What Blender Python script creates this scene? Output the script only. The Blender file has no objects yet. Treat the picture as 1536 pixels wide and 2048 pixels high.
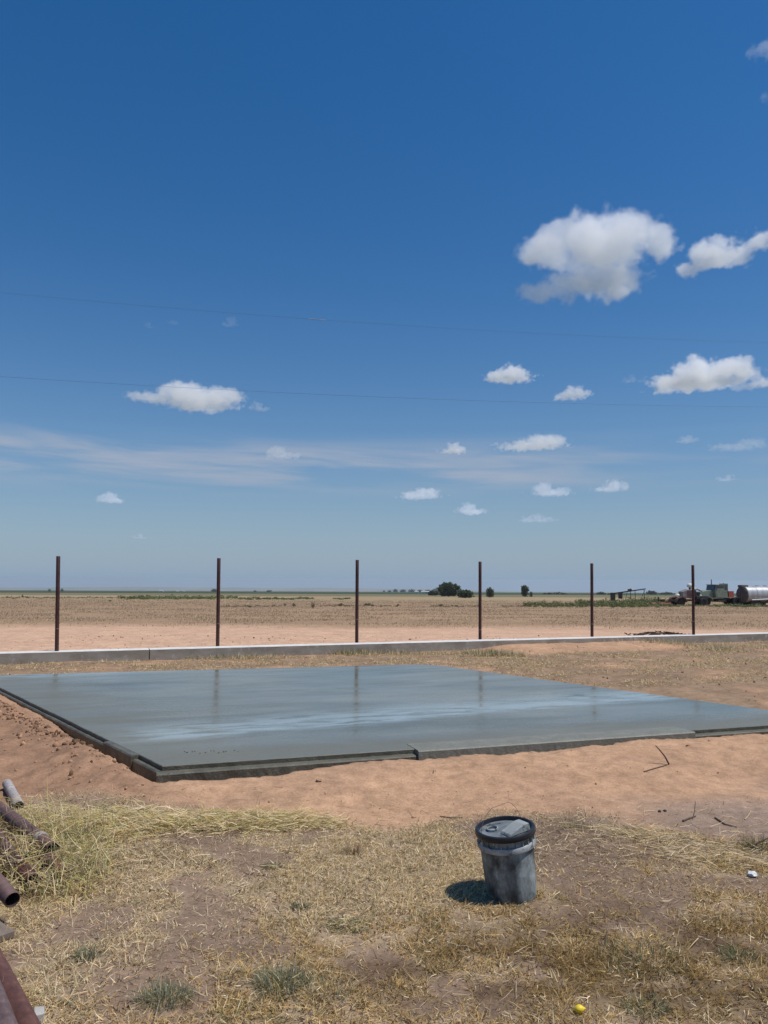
import bpy, bmesh, math, random
import numpy as np
from mathutils import Vector, Matrix

random.seed(7); np.random.seed(7)
R = math.radians
SC = bpy.context.scene
COL = SC.collection

# ------------------------------------------------------------------ camera
CAM_H = 1.6; FPX = 1540.0; HOR = 1161.0; ROLL = R(0.25)     # focal length and eye level in photograph pixels
PITCH = math.atan((HOR - 1024.0) / FPX)
cam_data = bpy.data.cameras.new('camera')
cam = bpy.data.objects.new('camera', cam_data); COL.objects.link(cam)
cam_data.sensor_fit = 'VERTICAL'; cam_data.sensor_height = 24.0
cam_data.lens = 24.0 * FPX / 2048.0
cam_data.clip_start = 0.05; cam_data.clip_end = 80000.0
cam.matrix_world = Matrix.Translation((0, 0, CAM_H)) @ Matrix.Rotation(R(90) + PITCH, 4, 'X') @ Matrix.Rotation(ROLL, 4, 'Z')
SC.camera = cam

# ------------------------------------------------------------------ sun, sky, exposure
SUN_DIR = Vector((0.42, -0.10, 0.90)).normalized()          # towards the sun: high on the right, a little behind the camera
sun_data = bpy.data.lights.new('sun', 'SUN'); sun_data.energy = 4.2; sun_data.angle = R(0.53)
sun_data.color = (1.0, 0.955, 0.89)
sun = bpy.data.objects.new('sun', sun_data); COL.objects.link(sun)
sun.rotation_euler = SUN_DIR.to_track_quat('Z', 'Y').to_euler()

world = bpy.data.worlds.new('World'); SC.world = world; world.use_nodes = True
W = world.node_tree; W.nodes.clear()
def wn(t, **k):
    n = W.nodes.new(t)
    for a, b in k.items(): setattr(n, a, b)
    return n
sky = wn('ShaderNodeTexSky', sky_type='NISHITA', sun_disc=False, sun_elevation=math.asin(SUN_DIR.z),
         sun_rotation=math.atan2(SUN_DIR.x, SUN_DIR.y), altitude=900.0, air_density=1.0, dust_density=0.5, ozone_density=2.5)
hs = wn('ShaderNodeHueSaturation'); hs.inputs['Saturation'].default_value = 1.36; hs.inputs['Value'].default_value = 1.16
tn = wn('ShaderNodeMix', data_type='RGBA', blend_type='MULTIPLY'); tn.inputs[0].default_value = 1.0; tn.inputs[7].default_value = (1.0, 0.99, 1.0, 1)
W.links.new(sky.outputs[0], tn.inputs[6]); W.links.new(tn.outputs[2], hs.inputs['Color'])
bg = wn('ShaderNodeBackground'); bg.inputs['Strength'].default_value = 0.09
wo = wn('ShaderNodeOutputWorld')
# thin high cirrus drawn over the sky colour, by direction
tc = wn('ShaderNodeTexCoord')
sep = wn('ShaderNodeSeparateXYZ'); W.links.new(tc.outputs['Generated'], sep.inputs[0])
def wmath(op, a, b=None, c=None):
    n = wn('ShaderNodeMath', operation=op)
    for i, v in enumerate((a, b, c)):
        if v is None: continue
        if isinstance(v, (int, float)): n.inputs[i].default_value = v
        else: W.links.new(v, n.inputs[i])
    return n.outputs[0]
def wramp(v, a, b, c=0.0, d=1.0):
    n = wn('ShaderNodeMapRange', interpolation_type='SMOOTHSTEP'); W.links.new(v, n.inputs[0])
    for i, x in enumerate((a, b, c, d)): n.inputs[1 + i].default_value = x
    return n.outputs[0]
el = wmath('ARCSINE', sep.outputs[2])
az = wmath('ARCTAN2', sep.outputs[0], sep.outputs[1])
# dry pale air low over the plain, the same all round
fac = wmath('POWER', 2.71828, wmath('MULTIPLY', wmath('MAXIMUM', el, 0.0), -1.0 / R(7.5)))
W.links.new(wmath('MULTIPLY_ADD', wmath('POWER', 2.71828, wmath('MULTIPLY', wmath('MAXIMUM', el, 0.0), -1.0 / R(14.0))), -0.42, 1.20), hs.inputs['Value'])
mixh = wn('ShaderNodeMix', data_type='RGBA'); W.links.new(wmath('MULTIPLY', fac, 0.95), mixh.inputs[0])
W.links.new(hs.outputs[0], mixh.inputs[6]); mixh.inputs[7].default_value = (0.268 / 0.09, 0.375 / 0.09, 0.510 / 0.09, 1)
# thin cirrus streaks
cv = wn('ShaderNodeCombineXYZ'); W.links.new(wmath('MULTIPLY', az, 4.0), cv.inputs[0]); W.links.new(wmath('MULTIPLY_ADD', az, 1.5, wmath('MULTIPLY', el, 42.0)), cv.inputs[1])
cn = wn('ShaderNodeTexNoise'); cn.inputs['Scale'].default_value = 1.0; cn.inputs['Detail'].default_value = 6.0; cn.inputs['Roughness'].default_value = 0.55
cn.inputs['Distortion'].default_value = 0.4
W.links.new(cv.outputs[0], cn.inputs['Vector'])
band = wmath('MULTIPLY', wramp(el, R(5.8), R(7.8)), wramp(el, R(8.8), R(11.0), 1.0, 0.0))
cfac = wmath('MULTIPLY', wmath('MULTIPLY', wramp(cn.outputs[0], 0.34, 0.66), band), wramp(az, R(8), R(24), 0.72, 0.22))
mixc = wn('ShaderNodeMix', data_type='RGBA'); W.links.new(cfac, mixc.inputs[0]); W.links.new(mixh.outputs[2], mixc.inputs[6])
mixc.inputs[7].default_value = (0.40 / 0.09, 0.44 / 0.09, 0.53 / 0.09, 1)
W.links.new(mixc.outputs[2], bg.inputs['Color'])
W.links.new(bg.outputs[0], wo.inputs[0])

SC.render.engine = 'CYCLES'
SC.cycles.use_denoising = True
SC.cycles.max_bounces = 14; SC.cycles.diffuse_bounces = 3; SC.cycles.glossy_bounces = 3
SC.cycles.transmission_bounces = 4; SC.cycles.transparent_max_bounces = 12; SC.cycles.volume_bounces = 14
SC.cycles.volume_max_steps = 256
SC.view_settings.view_transform = 'Standard'; SC.view_settings.look = 'None'
SC.view_settings.exposure = 0.0; SC.view_settings.gamma = 1.0; SC.view_settings.use_curve_mapping = False

# ------------------------------------------------------------------ helpers
def ray(px, py):
    """direction, from the camera, of a point of the photograph"""
    dx = px - 768.0; dy = py - 1024.0
    ux = dx * math.cos(ROLL) + dy * math.sin(ROLL); uy = -dx * math.sin(ROLL) + dy * math.cos(ROLL)
    return Vector((ux, FPX * math.cos(PITCH) + uy * math.sin(PITCH), FPX * math.sin(PITCH) - uy * math.cos(PITCH)))

def terrain(y):
    """height of the plain, which falls away gently beyond the wall"""
    y = np.asarray(y, dtype=float)
    a = np.clip(y - 20.0, 0, 130.0); b = np.clip(y - 150.0, 0, None)
    return 0.0 - 0.019 * a - 0.0142 * b + 0.12 * np.clip((y - 11.0) / 5.0, 0, 1)

def at(px, py, z):
    """point of the photograph on the horizontal plane z"""
    d = ray(px, py); t = (z - CAM_H) / d.z
    return Vector((d.x * t, d.y * t, z))

def on_ground(px, py):
    """point of the photograph on the terrain"""
    d = ray(px, py); lo, hi = 0.5 / d.y, 14000.0 / d.y
    for i in range(70):
        m = math.sqrt(lo * hi)
        if CAM_H + d.z * m > float(terrain(d.y * m)): lo = m
        else: hi = m
    t = hi
    return Vector((d.x * t, d.y * t, float(terrain(d.y * t))))

def at_depth(px, py, y):
    d = ray(px, py); t = y / d.y
    return Vector((d.x * t, y, CAM_H + d.z * t))

def put(o, label=None, cat=None, group=None, kind=None):
    if label: o['label'] = label
    if cat: o['category'] = cat
    if group: o['group'] = group
    if kind: o['kind'] = kind
    return o

def empty(name, loc=(0, 0, 0), rz=0.0, **k):
    o = bpy.data.objects.new(name, None); COL.objects.link(o)
    o.location = loc; o.rotation_euler = (0, 0, rz); o.empty_display_size = 0.2
    return put(o, **k)

def copy_tree(o, parent=None):
    c = o.copy(); COL.objects.link(c)
    if parent: c.parent = parent
    for ch in list(o.children): copy_tree(ch, c)
    return c

# ---- value noise on numpy arrays
def _hash(ix, iy, seed):
    h = (ix.astype(np.int64) * 374761393 + iy.astype(np.int64) * 668265263 + seed * 1442695041) & 0xffffffff
    h = ((h ^ (h >> 13)) * 1274126177) & 0xffffffff
    return ((h ^ (h >> 16)) & 0xffff) / 65535.0
def vnoise(x, y, seed=0):
    ix = np.floor(x); iy = np.floor(y); fx = x - ix; fy = y - iy
    fx = fx * fx * (3 - 2 * fx); fy = fy * fy * (3 - 2 * fy)
    a = _hash(ix, iy, seed); b = _hash(ix + 1, iy, seed); c = _hash(ix, iy + 1, seed); d = _hash(ix + 1, iy + 1, seed)
    return (a * (1 - fx) + b * fx) * (1 - fy) + (c * (1 - fx) + d * fx) * fy
def fbm(x, y, scale, octaves=4, seed=0, gain=0.5):
    s = 0.0; a = 1.0; t = 0.0; f = 1.0 / scale
    for i in range(octaves):
        s = s + a * vnoise(x * f + 17.3 * i, y * f - 9.1 * i, seed + i); t += a; a *= gain; f *= 2.07
    return s / t
def sstep(a, b, x):
    t = np.clip((x - a) / (b - a), 0, 1); return t * t * (3 - 2 * t)

# ---- mesh building
class MB:
    def __init__(s): s.v = []; s.f = []
    def add(s, v, f):
        n = len(s.v); s.v += [tuple(p) for p in v]; s.f += [tuple(i + n for i in q) for q in f]; return s
    def box(s, c, size, rot=None, taper=1.0):
        a, b, h = [q / 2 for q in size]; M = rot or Matrix.Identity(3)
        v = [Vector((x * a * (taper if z > 0 else 1), y * b * (taper if z > 0 else 1), z * h)) for z in (-1, 1) for y in (-1, 1) for x in (-1, 1)]
        return s.add([M @ p + Vector(c) for p in v], [(0, 2, 3, 1), (4, 5, 7, 6), (0, 1, 5, 4), (2, 6, 7, 3), (0, 4, 6, 2), (1, 3, 7, 5)])
    def prism(s, prof, y0, y1):
        n = len(prof); v = [(x, y0, z) for x, z in prof] + [(x, y1, z) for x, z in prof]
        return s.add(v, [tuple(range(n)), tuple(range(2 * n - 1, n - 1, -1))] + [(i, i + n, (i + 1) % n + n, (i + 1) % n) for i in range(n)])
    def tube(s, pts, rad, n=10, cap=True):
        pts = [Vector(p) for p in pts]
        if isinstance(rad, (int, float)): rad = [rad] * len(pts)
        v = []; f = []
        prev = None
        for i, p in enumerate(pts):
            d = (pts[min(i + 1, len(pts) - 1)] - pts[max(i - 1, 0)]).normalized()
            if prev is None:
                u = d.orthogonal().normalized()
            else:
                u = (prev - d * prev.dot(d)).normalized()
            prev = u; w = d.cross(u)
            for k in range(n):
                a = 2 * math.pi * k / n; v.append(p + (u * math.cos(a) + w * math.sin(a)) * rad[i])
        for i in range(len(pts) - 1):
            for k in range(n):
                f.append((i * n + k, i * n + (k + 1) % n, (i + 1) * n + (k + 1) % n, (i + 1) * n + k))
        if cap: f += [tuple(range(n - 1, -1, -1)), tuple(range((len(pts) - 1) * n, len(pts) * n))]
        return s.add(v, f)
    def lathe(s, prof, n=48):
        v = []; f = []; m = len(prof)
        for r, z in prof:
            for k in range(n):
                a = 2 * math.pi * k / n; v.append((r * math.cos(a), r * math.sin(a), z))
        for i in range(m - 1):
            for k in range(n): f.append((i * n + k, i * n + (k + 1) % n, (i + 1) * n + (k + 1) % n, (i + 1) * n + k))
        return s.add(v, f)
    def build(s, name, mat, parent=None, smooth=False, bevel=0.0):
        me = bpy.data.meshes.new(name); me.from_pydata(s.v, [], s.f); me.materials.append(mat)
        if smooth:
            me.polygons.foreach_set('use_smooth', [True] * len(me.polygons))
            me.set_sharp_from_angle(angle=R(38))
        me.update()
        o = bpy.data.objects.new(name, me); COL.objects.link(o)
        if parent: o.parent = parent
        if bevel:
            b = o.modifiers.new('bevel', 'BEVEL'); b.width = bevel; b.segments = 2; b.limit_method = 'ANGLE'
        return o

def fast_mesh(name, verts, faces, nper, mat, color=None, parent=None, smooth=False):
    """verts (V,3), faces flat index array, nper loops per face (int or array)"""
    me = bpy.data.meshes.new(name)
    nf = len(nper); me.vertices.add(len(verts)); me.vertices.foreach_set('co', np.ascontiguousarray(verts, dtype=np.float32).ravel())
    me.loops.add(len(faces)); me.loops.foreach_set('vertex_index', np.ascontiguousarray(faces, dtype=np.int32))
    st = np.concatenate([[0], np.cumsum(nper)[:-1]]).astype(np.int32)
    me.polygons.add(nf); me.polygons.foreach_set('loop_start', st); me.polygons.foreach_set('loop_total', np.asarray(nper, dtype=np.int32))
    if smooth: me.polygons.foreach_set('use_smooth', np.ones(nf, dtype=bool))
    me.update(calc_edges=True)
    if color is not None:
        ca = me.color_attributes.new('tone', 'FLOAT_COLOR', 'POINT')
        c4 = np.ones((len(verts), 4), dtype=np.float32); c4[:, :3] = color; ca.data.foreach_set('color', c4.ravel())
    me.materials.append(mat); me.validate()
    o = bpy.data.objects.new(name, me); COL.objects.link(o)
    if parent: o.parent = parent
    return o

# ---- materials
def new_mat(name):
    m = bpy.data.materials.new(name); m.use_nodes = True; t = m.node_tree
    return m, t, t.nodes['Principled BSDF']
def nd(t, typ, **k):
    n = t.nodes.new(typ)
    for a, b in k.items(): setattr(n, a, b)
    return n
def noise_node(t, vec, scale, detail=5, rough=0.55, mapping=None, dist=0.0):
    n = nd(t, 'ShaderNodeTexNoise'); n.inputs['Scale'].default_value = scale; n.inputs['Detail'].default_value = detail
    n.inputs['Roughness'].default_value = rough; n.inputs['Distortion'].default_value = dist
    if mapping:
        mp = nd(t, 'ShaderNodeMapping'); mp.inputs['Scale'].default_value = mapping; t.links.new(vec, mp.inputs[0]); vec = mp.outputs[0]
    t.links.new(vec, n.inputs['Vector']); return n.outputs['Fac']
def ramp(t, v, stops):
    r = nd(t, 'ShaderNodeValToRGB'); t.links.new(v, r.inputs[0])
    while len(r.color_ramp.elements) < len(stops): r.color_ramp.elements.new(0.5)
    for e, (p, c) in zip(r.color_ramp.elements, stops):
        e.position = p; e.color = (*c, 1) if len(c) == 3 else c
    return r.outputs[0]
def mixc_(t, a, b, f, mode='MIX'):
    m = nd(t, 'ShaderNodeMix', data_type='RGBA', blend_type=mode)
    for i, v in ((0, f), (6, a), (7, b)):
        if isinstance(v, (int, float)): m.inputs[i].default_value = v
        elif isinstance(v, tuple): m.inputs[i].default_value = (*v, 1)
        else: t.links.new(v, m.inputs[i])
    return m.outputs[2]
def bump(t, b, h, strength, dist):
    n = nd(t, 'ShaderNodeBump'); n.inputs['Strength'].default_value = strength; n.inputs['Distance'].default_value = dist
    t.links.new(h, n.inputs['Height']); t.links.new(n.outputs[0], b.inputs['Normal']); return n

def worn(name, c1, c2, scale=6.0, rough=0.7, metal=0.0, mapping=None, lo=0.35, hi=0.65, bmp=0.15, dist=0.003, spec=0.4, detail=6, c3=None, s3=30.0):
    m, t, b = new_mat(name)
    tcn = nd(t, 'ShaderNodeTexCoord')
    f = noise_node(t, tcn.outputs['Object'], scale, detail, 0.6, mapping)
    c = ramp(t, f, [(lo, c1), (hi, c2)])
    if c3:
        g = noise_node(t, tcn.outputs['Object'], s3, 4, 0.6)
        k = ramp(t, g, [(0.56, (0, 0, 0)), (0.66, (1, 1, 1))]); c = mixc_(t, c, c3, k)
    t.links.new(c, b.inputs['Base Color'])
    b.inputs['Roughness'].default_value = rough; b.inputs['Metallic'].default_value = metal
    b.inputs['Specular IOR Level'].default_value = spec
    g = noise_node(t, tcn.outputs['Object'], scale * 5, 4, 0.6, mapping)
    bump(t, b, g, bmp, dist)
    return m

def tone_mat(name, rough=0.75, spec=0.25, var=0.25, scale=40.0, translucent=0.0):
    m, t, b = new_mat(name)
    a = nd(t, 'ShaderNodeVertexColor', layer_name='tone')
    t.links.new(a.outputs[0], b.inputs['Base Color']); b.inputs['Roughness'].default_value = rough; b.inputs['Specular IOR Level'].default_value = spec
    if translucent:
        tr = nd(t, 'ShaderNodeBsdfTranslucent'); t.links.new(a.outputs[0], tr.inputs[0])
        mx = nd(t, 'ShaderNodeMixShader'); mx.inputs[0].default_value = translucent
        t.links.new(b.outputs[0], mx.inputs[1]); t.links.new(tr.outputs[0], mx.inputs[2])
        t.links.new(mx.outputs[0], t.nodes['Material Output'].inputs[0])
    return m

# ================================================================== THE SLAB'S OUTLINE (used by the ground too)
ZS = 0.12                                    # top of the slab
def v2(p): return np.array([p[0], p[1]])
FL = v2(at(325, 1532, ZS)); _F2 = v2(at(1536, 1450, ZS)); _L2 = v2(at(0, 1375, ZS))
BR = v2(at(858, 1328, ZS)); _R2 = v2(at(1536, 1420, ZS)); _B2 = v2(at(0, 1350, ZS))
def meet(p, q, r, s):
    a = q - p; b = s - r; d = a[0] * b[1] - a[1] * b[0]; e = r - p
    return p + a * ((e[0] * b[1] - e[1] * b[0]) / d)
FR = meet(FL, _F2, BR, _R2); BL = meet(FL, _L2, BR, _B2)
QUAD = [FL, FR, BR, BL]                      # counter-clockwise
def edge_n(p, q):
    d = (q - p) / np.linalg.norm(q - p); return np.array([d[1], -d[0]])     # outward for a ccw polygon
NF = edge_n(FL, FR); NR = edge_n(FR, BR); NB = edge_n(BR, BL); NL = edge_n(BL, FL)
def slab_sd(x, y):
    ds = [(x - p[0]) * n[0] + (y - p[1]) * n[1] for p, n in ((FL, NF), (FR, NR), (BR, NB), (BL, NL))]
    return ds                                # signed distance to front, right, back, left lines (positive = outside)

# the wall's line
PB = [at(px, py, 0.27) for px, py in ((113, 1303), (437, 1293), (717, 1285), (965, 1279), (1190, 1274), (1394, 1270))]
WA = v2(PB[0]); WB = v2(PB[5]); WD = (WB - WA) / np.linalg.norm(WB - WA); WN = np.array([WD[1], -WD[0]])   # WN points to the camera side

def yard(x, y):
    """large shapes of the ground: trench, mounds, road, plain"""
    z = terrain(y)
    df, dr, db, dl = slab_sd(x, y)
    out = np.maximum(np.maximum(df, dr), np.maximum(db, dl))
    side = sstep(-0.2, 1.2, np.maximum(dr, db))                       # right of and behind the slab the soil is nearly flush
    z = z + side * (0.10 - 0.12 * np.clip((y - 11.0) / 5.0, 0, 1)) * sstep(24, 20, y)
    t = (x - FL[0])
    front = sstep(0.9, 0.0, np.abs(df - 0.75)) * sstep(0.0, 4.0, t)
    z = z + 0.045 * front * (0.5 + 1.0 * fbm(x, y, 0.9, 3, 5)) + 0.045 * sstep(1.6, 0.3, df) * (df > -0.3) * sstep(-0.6, 1.0, t) * (fbm(x, y, 0.42, 4, 6) - 0.5)
    z = z + (0.034 + 0.060 * sstep(0.1, 2.0, t)) * sstep(1.5, 0.1, np.abs(df)) * (df > -0.2) * sstep(-0.8, -0.1, t)
    lane = sstep(1.4, 0.25, dl) * sstep(-0.3, 0.12, dl) * sstep(1.6, -0.6, df)
    z = z + 0.074 * lane * (0.7 + fbm(x, y, 0.6, 3, 8))                # spoil heaped beside the left edge
    z = z - 0.12 * sstep(0.24, 0.06, dl) * sstep(1.9, 0.2, np.abs((y - FL[1]) - 0.7)) * (df < 0.25)
    z = z - 0.03 * sstep(0.12, 0.04, dl) * (df < 0.2)
    # soil heaped against the wall on the right
    dw = (x - WA[0]) * WN[0] + (y - WA[1]) * WN[1]; sw = (x - WA[0]) * WD[0] + (y - WA[1]) * WD[1]
    z = z + 0.10 * sstep(1.5, 0.1, np.abs(dw - 0.25)) * sstep(8.2, 9.6, sw) * sstep(15.2, 12.5, sw)
    # inside the slab
    z = np.where(out < 0.03, np.minimum(z, -0.06), z)
    return z

def soil_maps(x, y):
    """sand, lawn litter, bare grey soil, rough spoil weights"""
    n1 = fbm(x, y, 1.1, 4, 21); n2 = fbm(x, y, 0.35, 4, 31); n3 = fbm(x, y, 3.0, 3, 41)
    edge = 5.25 + 0.55 * (n1 - 0.5) + 0.25 * (n2 - 0.5) - 0.45 * sstep(1.2, 2.6, x) + 0.25 * sstep(-0.8, -2.2, x)
    lawn = sstep(0.16, -0.16, y - edge)
    bare = lawn * sstep(0.485, 0.565, 0.55 * n1 + 0.45 * n2)
    df, dr, db, dl = slab_sd(x, y)
    side = sstep(0.15, 0.7, np.maximum(dr, db) + 0.5 * (n2 - 0.5))
    dw = (x - WA[0]) * WN[0] + (y - WA[1]) * WN[1]; sw = (x - WA[0]) * WD[0] + (y - WA[1]) * WD[1]
    litter = side * sstep(0.0, 0.25, dw) * (1 - sstep(8.0, 9.3, sw) * sstep(1.6, 1.1, dw) * sstep(14.6, 13.0, sw)) * sstep(0.30, 0.62, 0.5 * n1 + 0.5 * n2 + 0.12)
    rough = sstep(-0.1, 0.35, dl + 0.3 * (n2 - 0.5)) * sstep(1.0, 0.4, df + 0.6 * (n1 - 0.5)) * (1 - lawn)
    grey = np.clip((1 - lawn) * sstep(0.9, 1.9, x + 0.8 * (n2 - .5)) * sstep(6.1, 5.4, y + 1.2 * (n1 - 0.5) - 0.22 * np.clip(x - 2, 0, 3)), 0, 1) 
    return lawn, bare, litter, rough, grey, n1, n2, n3, dw

def damp(x, y):
    w = np.exp(-((x - 1.15) / .62) ** 2 - ((y - 3.45) / .42) ** 2) + .7 * np.exp(-((x - .35) / .5) ** 2 - ((y - 3.3) / .22) ** 2) + .6 * np.exp(-((x - 2.1) / .5) ** 2 - ((y - 3.1) / .25) ** 2)
    return np.clip(w * 1.9 * sstep(.30, .52, fbm(x, y, .3, 4, 81)), 0, 1)

def ground_z(x, y, fine=True):
    z = yard(x, y)
    lawn, bare, litter, rough, grey, n1, n2, n3, dw = soil_maps(x, y)
    near = sstep(40, 14, y)
    z = z + near * 0.05 * (n1 - 0.5) * np.where(np.minimum.reduce([np.abs(q) for q in slab_sd(x, y)]) < 0.12, 0.2, 1.0)
    foot = sstep(.60, .74, fbm(x, y, 0.24, 2, 57)) * sstep(5.2, 5.6, y)
    z = z + near * (0.004 + 0.055 * rough) * (fbm(x, y, 0.10, 4, 51, 0.65) - 0.5) - near * 0.016 * foot + near * 0.05 * rough * (fbm(x, y, 0.3, 3, 52) - 0.5)
    z = z + near * 0.018 * litter * (fbm(x, y, 0.14, 3, 61) - 0.5)
    out = np.maximum.reduce(slab_sd(x, y))
    return np.where(out < 0.03, np.minimum(z, -0.06), z)

# ================================================================== GROUND
def make_ground():
    a = np.concatenate([np.linspace(-180, -52, 52)[:-1], np.linspace(-52, 52, 560), np.linspace(52, 180, 52)[1:-1]])
    a = np.radians(a)
    r = [0.25]
    while r[-1] < 11900:
        q = r[-1]; r.append(q * (1.05 if q < 1.8 else 1.0062 if q < 30 else 1.02 if q < 200 else 1.07))
    r = np.array(r); A, RR = np.meshgrid(a, r)
    x = (RR * np.sin(A)).ravel(); y = (RR * np.cos(A)).ravel(); z = ground_z(x, y)
    lawn, bare, litter, rough, grey, n1, n2, n3, dw = soil_maps(x, y)
    def c(*v): return np.array(v)[None, :]
    sand = c(.485, .302, .190); sand2 = c(.40, .248, .152); road = c(.55, .36, .245); spoil = c(.285, .170, .108); soil = c(.205, .142, .104); gsoil = c(.27, .195, .150)
    k = lambda w: w[:, None]
    col = sand * (1 - k(n2)) + sand2 * k(n2)
    col = col + (road - col) * k(sstep(0.0, -0.4, dw))
    col = col + (spoil * k(0.85 + 0.3 * n2) - col) * k(rough * 0.85)
    col = col + (gsoil * k(.75 + .5 * n2) - col) * k(grey * 0.95)
    straw = c(.315, .238, .160)
    col = col + (straw * k(0.75 + 0.5 * n2) - col) * k(lawn * 0.95)
    col = col + ((soil * k(0.55 + 0.9 * n3)) - col) * k(bare * 0.9)
    col = col + (c(.235, .165, .108) * k(0.6 + 0.8 * n2) - col) * k(litter * 0.85)
    dz = damp(x, y); col = col * (1 - k(dz) * np.array([[.42, .45, .50]]))
    # fields beyond the bare strip
    w1 = fbm(x, y, 6.0, 4, 71); st = fbm(x * 0.12, y, 3.0, 3, 72); st2 = fbm(x * 0.05, y, 11.0, 3, 73)
    stub = sstep(25, 31, y + 6 * (w1 - 0.5))
    cs = c(.30, .205, .125) * k(0.72 + 0.6 * (0.5 * w1 + 0.5 * st)); col = col + (cs - col) * k(stub * 0.92)
    far1 = sstep(110, 150, y); cf = c(.34, .255, .150) * k(0.75 + 0.5 * st2); col = col + (cf - col) * k(far1)
    far2 = sstep(270, 300, y); cf2 = c(.20, .175, .095) * k(0.8 + 0.4 * fbm(x * 0.1, y, 60, 3, 75)); col = col + (cf2 - col) * k(far2)
    far3 = sstep(500, 560, y); g3 = fbm(x * 0.15, y, 700, 3, 76); cf3 = c(.045, .068, .028) * k(0.7 + 0.6 * g3); col = col + (cf3 - col) * k(far3)
    far4 = sstep(2600, 3200, y) * sstep(0.40, 0.55, fbm(x * 0.2, y, 900, 3, 77)); col = col + (c(.17, .15, .09) - col) * k(far4 * 0.7)
    na = len(a); nr = len(r)
    i = np.arange(nr - 1)[:, None] * na + np.arange(na)[None, :]
    j = np.arange(nr - 1)[:, None] * na + (np.arange(na)[None, :] + 1) % na
    F = np.stack([i, i + na, j + na, j], -1).reshape(-1, 4)
    cen = np.arange(na)[::1]
    x = np.append(x, 0.0); y = np.append(y, 0.0); z = np.append(z, float(z[:na].mean())); col = np.vstack([col, col[:1]])
    tri = np.stack([np.arange(na), (np.arange(na) + 1) % na, np.full(na, len(x) - 1)], -1)
    m, t, b = new_mat('soil')
    va = nd(t, 'ShaderNodeVertexColor', layer_name='tone'); tcn = nd(t, 'ShaderNodeTexCoord'); P = tcn.outputs['Object']
    g1 = noise_node(t, P, 9.0, 8, 0.65); g2 = noise_node(t, P, 60.0, 6, 0.7); g3 = noise_node(t, P, 1.3, 5, 0.6)
    cc = mixc_(t, va.outputs[0], ramp(t, g1, [(0.3, (.74, .72, .70)), (0.7, (1.18, 1.18, 1.18))]), 1.0, 'MULTIPLY')
    cc = mixc_(t, cc, ramp(t, g2, [(0.3, (.70, .69, .68)), (0.7, (1.25, 1.25, 1.25))]), 0.8, 'MULTIPLY')
    cc = mixc_(t, cc, ramp(t, g3, [(0.3, (.84, .84, .85)), (0.7, (1.12, 1.12, 1.10))]), 1.0, 'MULTIPLY')
    t.links.new(cc, b.inputs['Base Color']); b.inputs['Roughness'].default_value = 0.95; b.inputs['Specular IOR Level'].default_value = 0.12
    h = nd(t, 'ShaderNodeMath', operation='MULTIPLY_ADD'); t.links.new(g1, h.inputs[0]); h.inputs[1].default_value = 1.0
    hh = nd(t, 'ShaderNodeMath', operation='MULTIPLY'); t.links.new(g2, hh.inputs[0]); hh.inputs[1].default_value = 0.35
    t.links.new(hh.outputs[0], h.inputs[2]); bump(t, b, h.outputs[0], 0.4, 0.02)
    o = fast_mesh('ground', np.stack([x, y, z], -1), np.concatenate([F.ravel(), tri.ravel()]),
                  np.concatenate([np.full(len(F), 4), np.full(len(tri), 3)]), m, col, smooth=True)
    put(o, kind='structure', label='orange sandy yard with dry lawn, running out to stubble fields and the flat horizon')
    return o
make_ground()

# hills fading into the haze
def make_hills():
    xs = np.linspace(-9000, 9000, 500); rows = [(8200, 0.0), (8900, 0.55), (9600, 1.0), (10400, 0.6), (11200, 0.0)]
    V = []; 
    left = sstep(3500, -1500, xs)
    prof = (10 + 46 * left) * (0.35 + 0.8 * fbm(xs, xs * 0, 1900, 5, 91)) 
    for (yy, f) in rows:
        V.append(np.stack([xs, np.full_like(xs, yy) + 250 * (fbm(xs, xs * 0 + yy, 800, 3, 92) - .5), terrain(np.full_like(xs, yy)) - 2 + f * prof + 6 * f * (fbm(xs, xs * 0 + yy, 300, 3, 93) - .5)], -1))
    V = np.concatenate(V); n = len(xs)
    i = (np.arange(4)[:, None] * n + np.arange(n - 1)[None, :]); F = np.stack([i, i + 1, i + n + 1, i + n], -1).reshape(-1, 4)
    o = fast_mesh('hills', V, F.ravel(), np.full(len(F), 4), worn('hill_land', (.12, .12, .07), (.30, .24, .16), 0.002, 0.95, mapping=(1, 3, 1), bmp=0, dist=1), smooth=True)
    put(o, kind='structure', label='low pale hills along the horizon')
make_hills()

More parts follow.
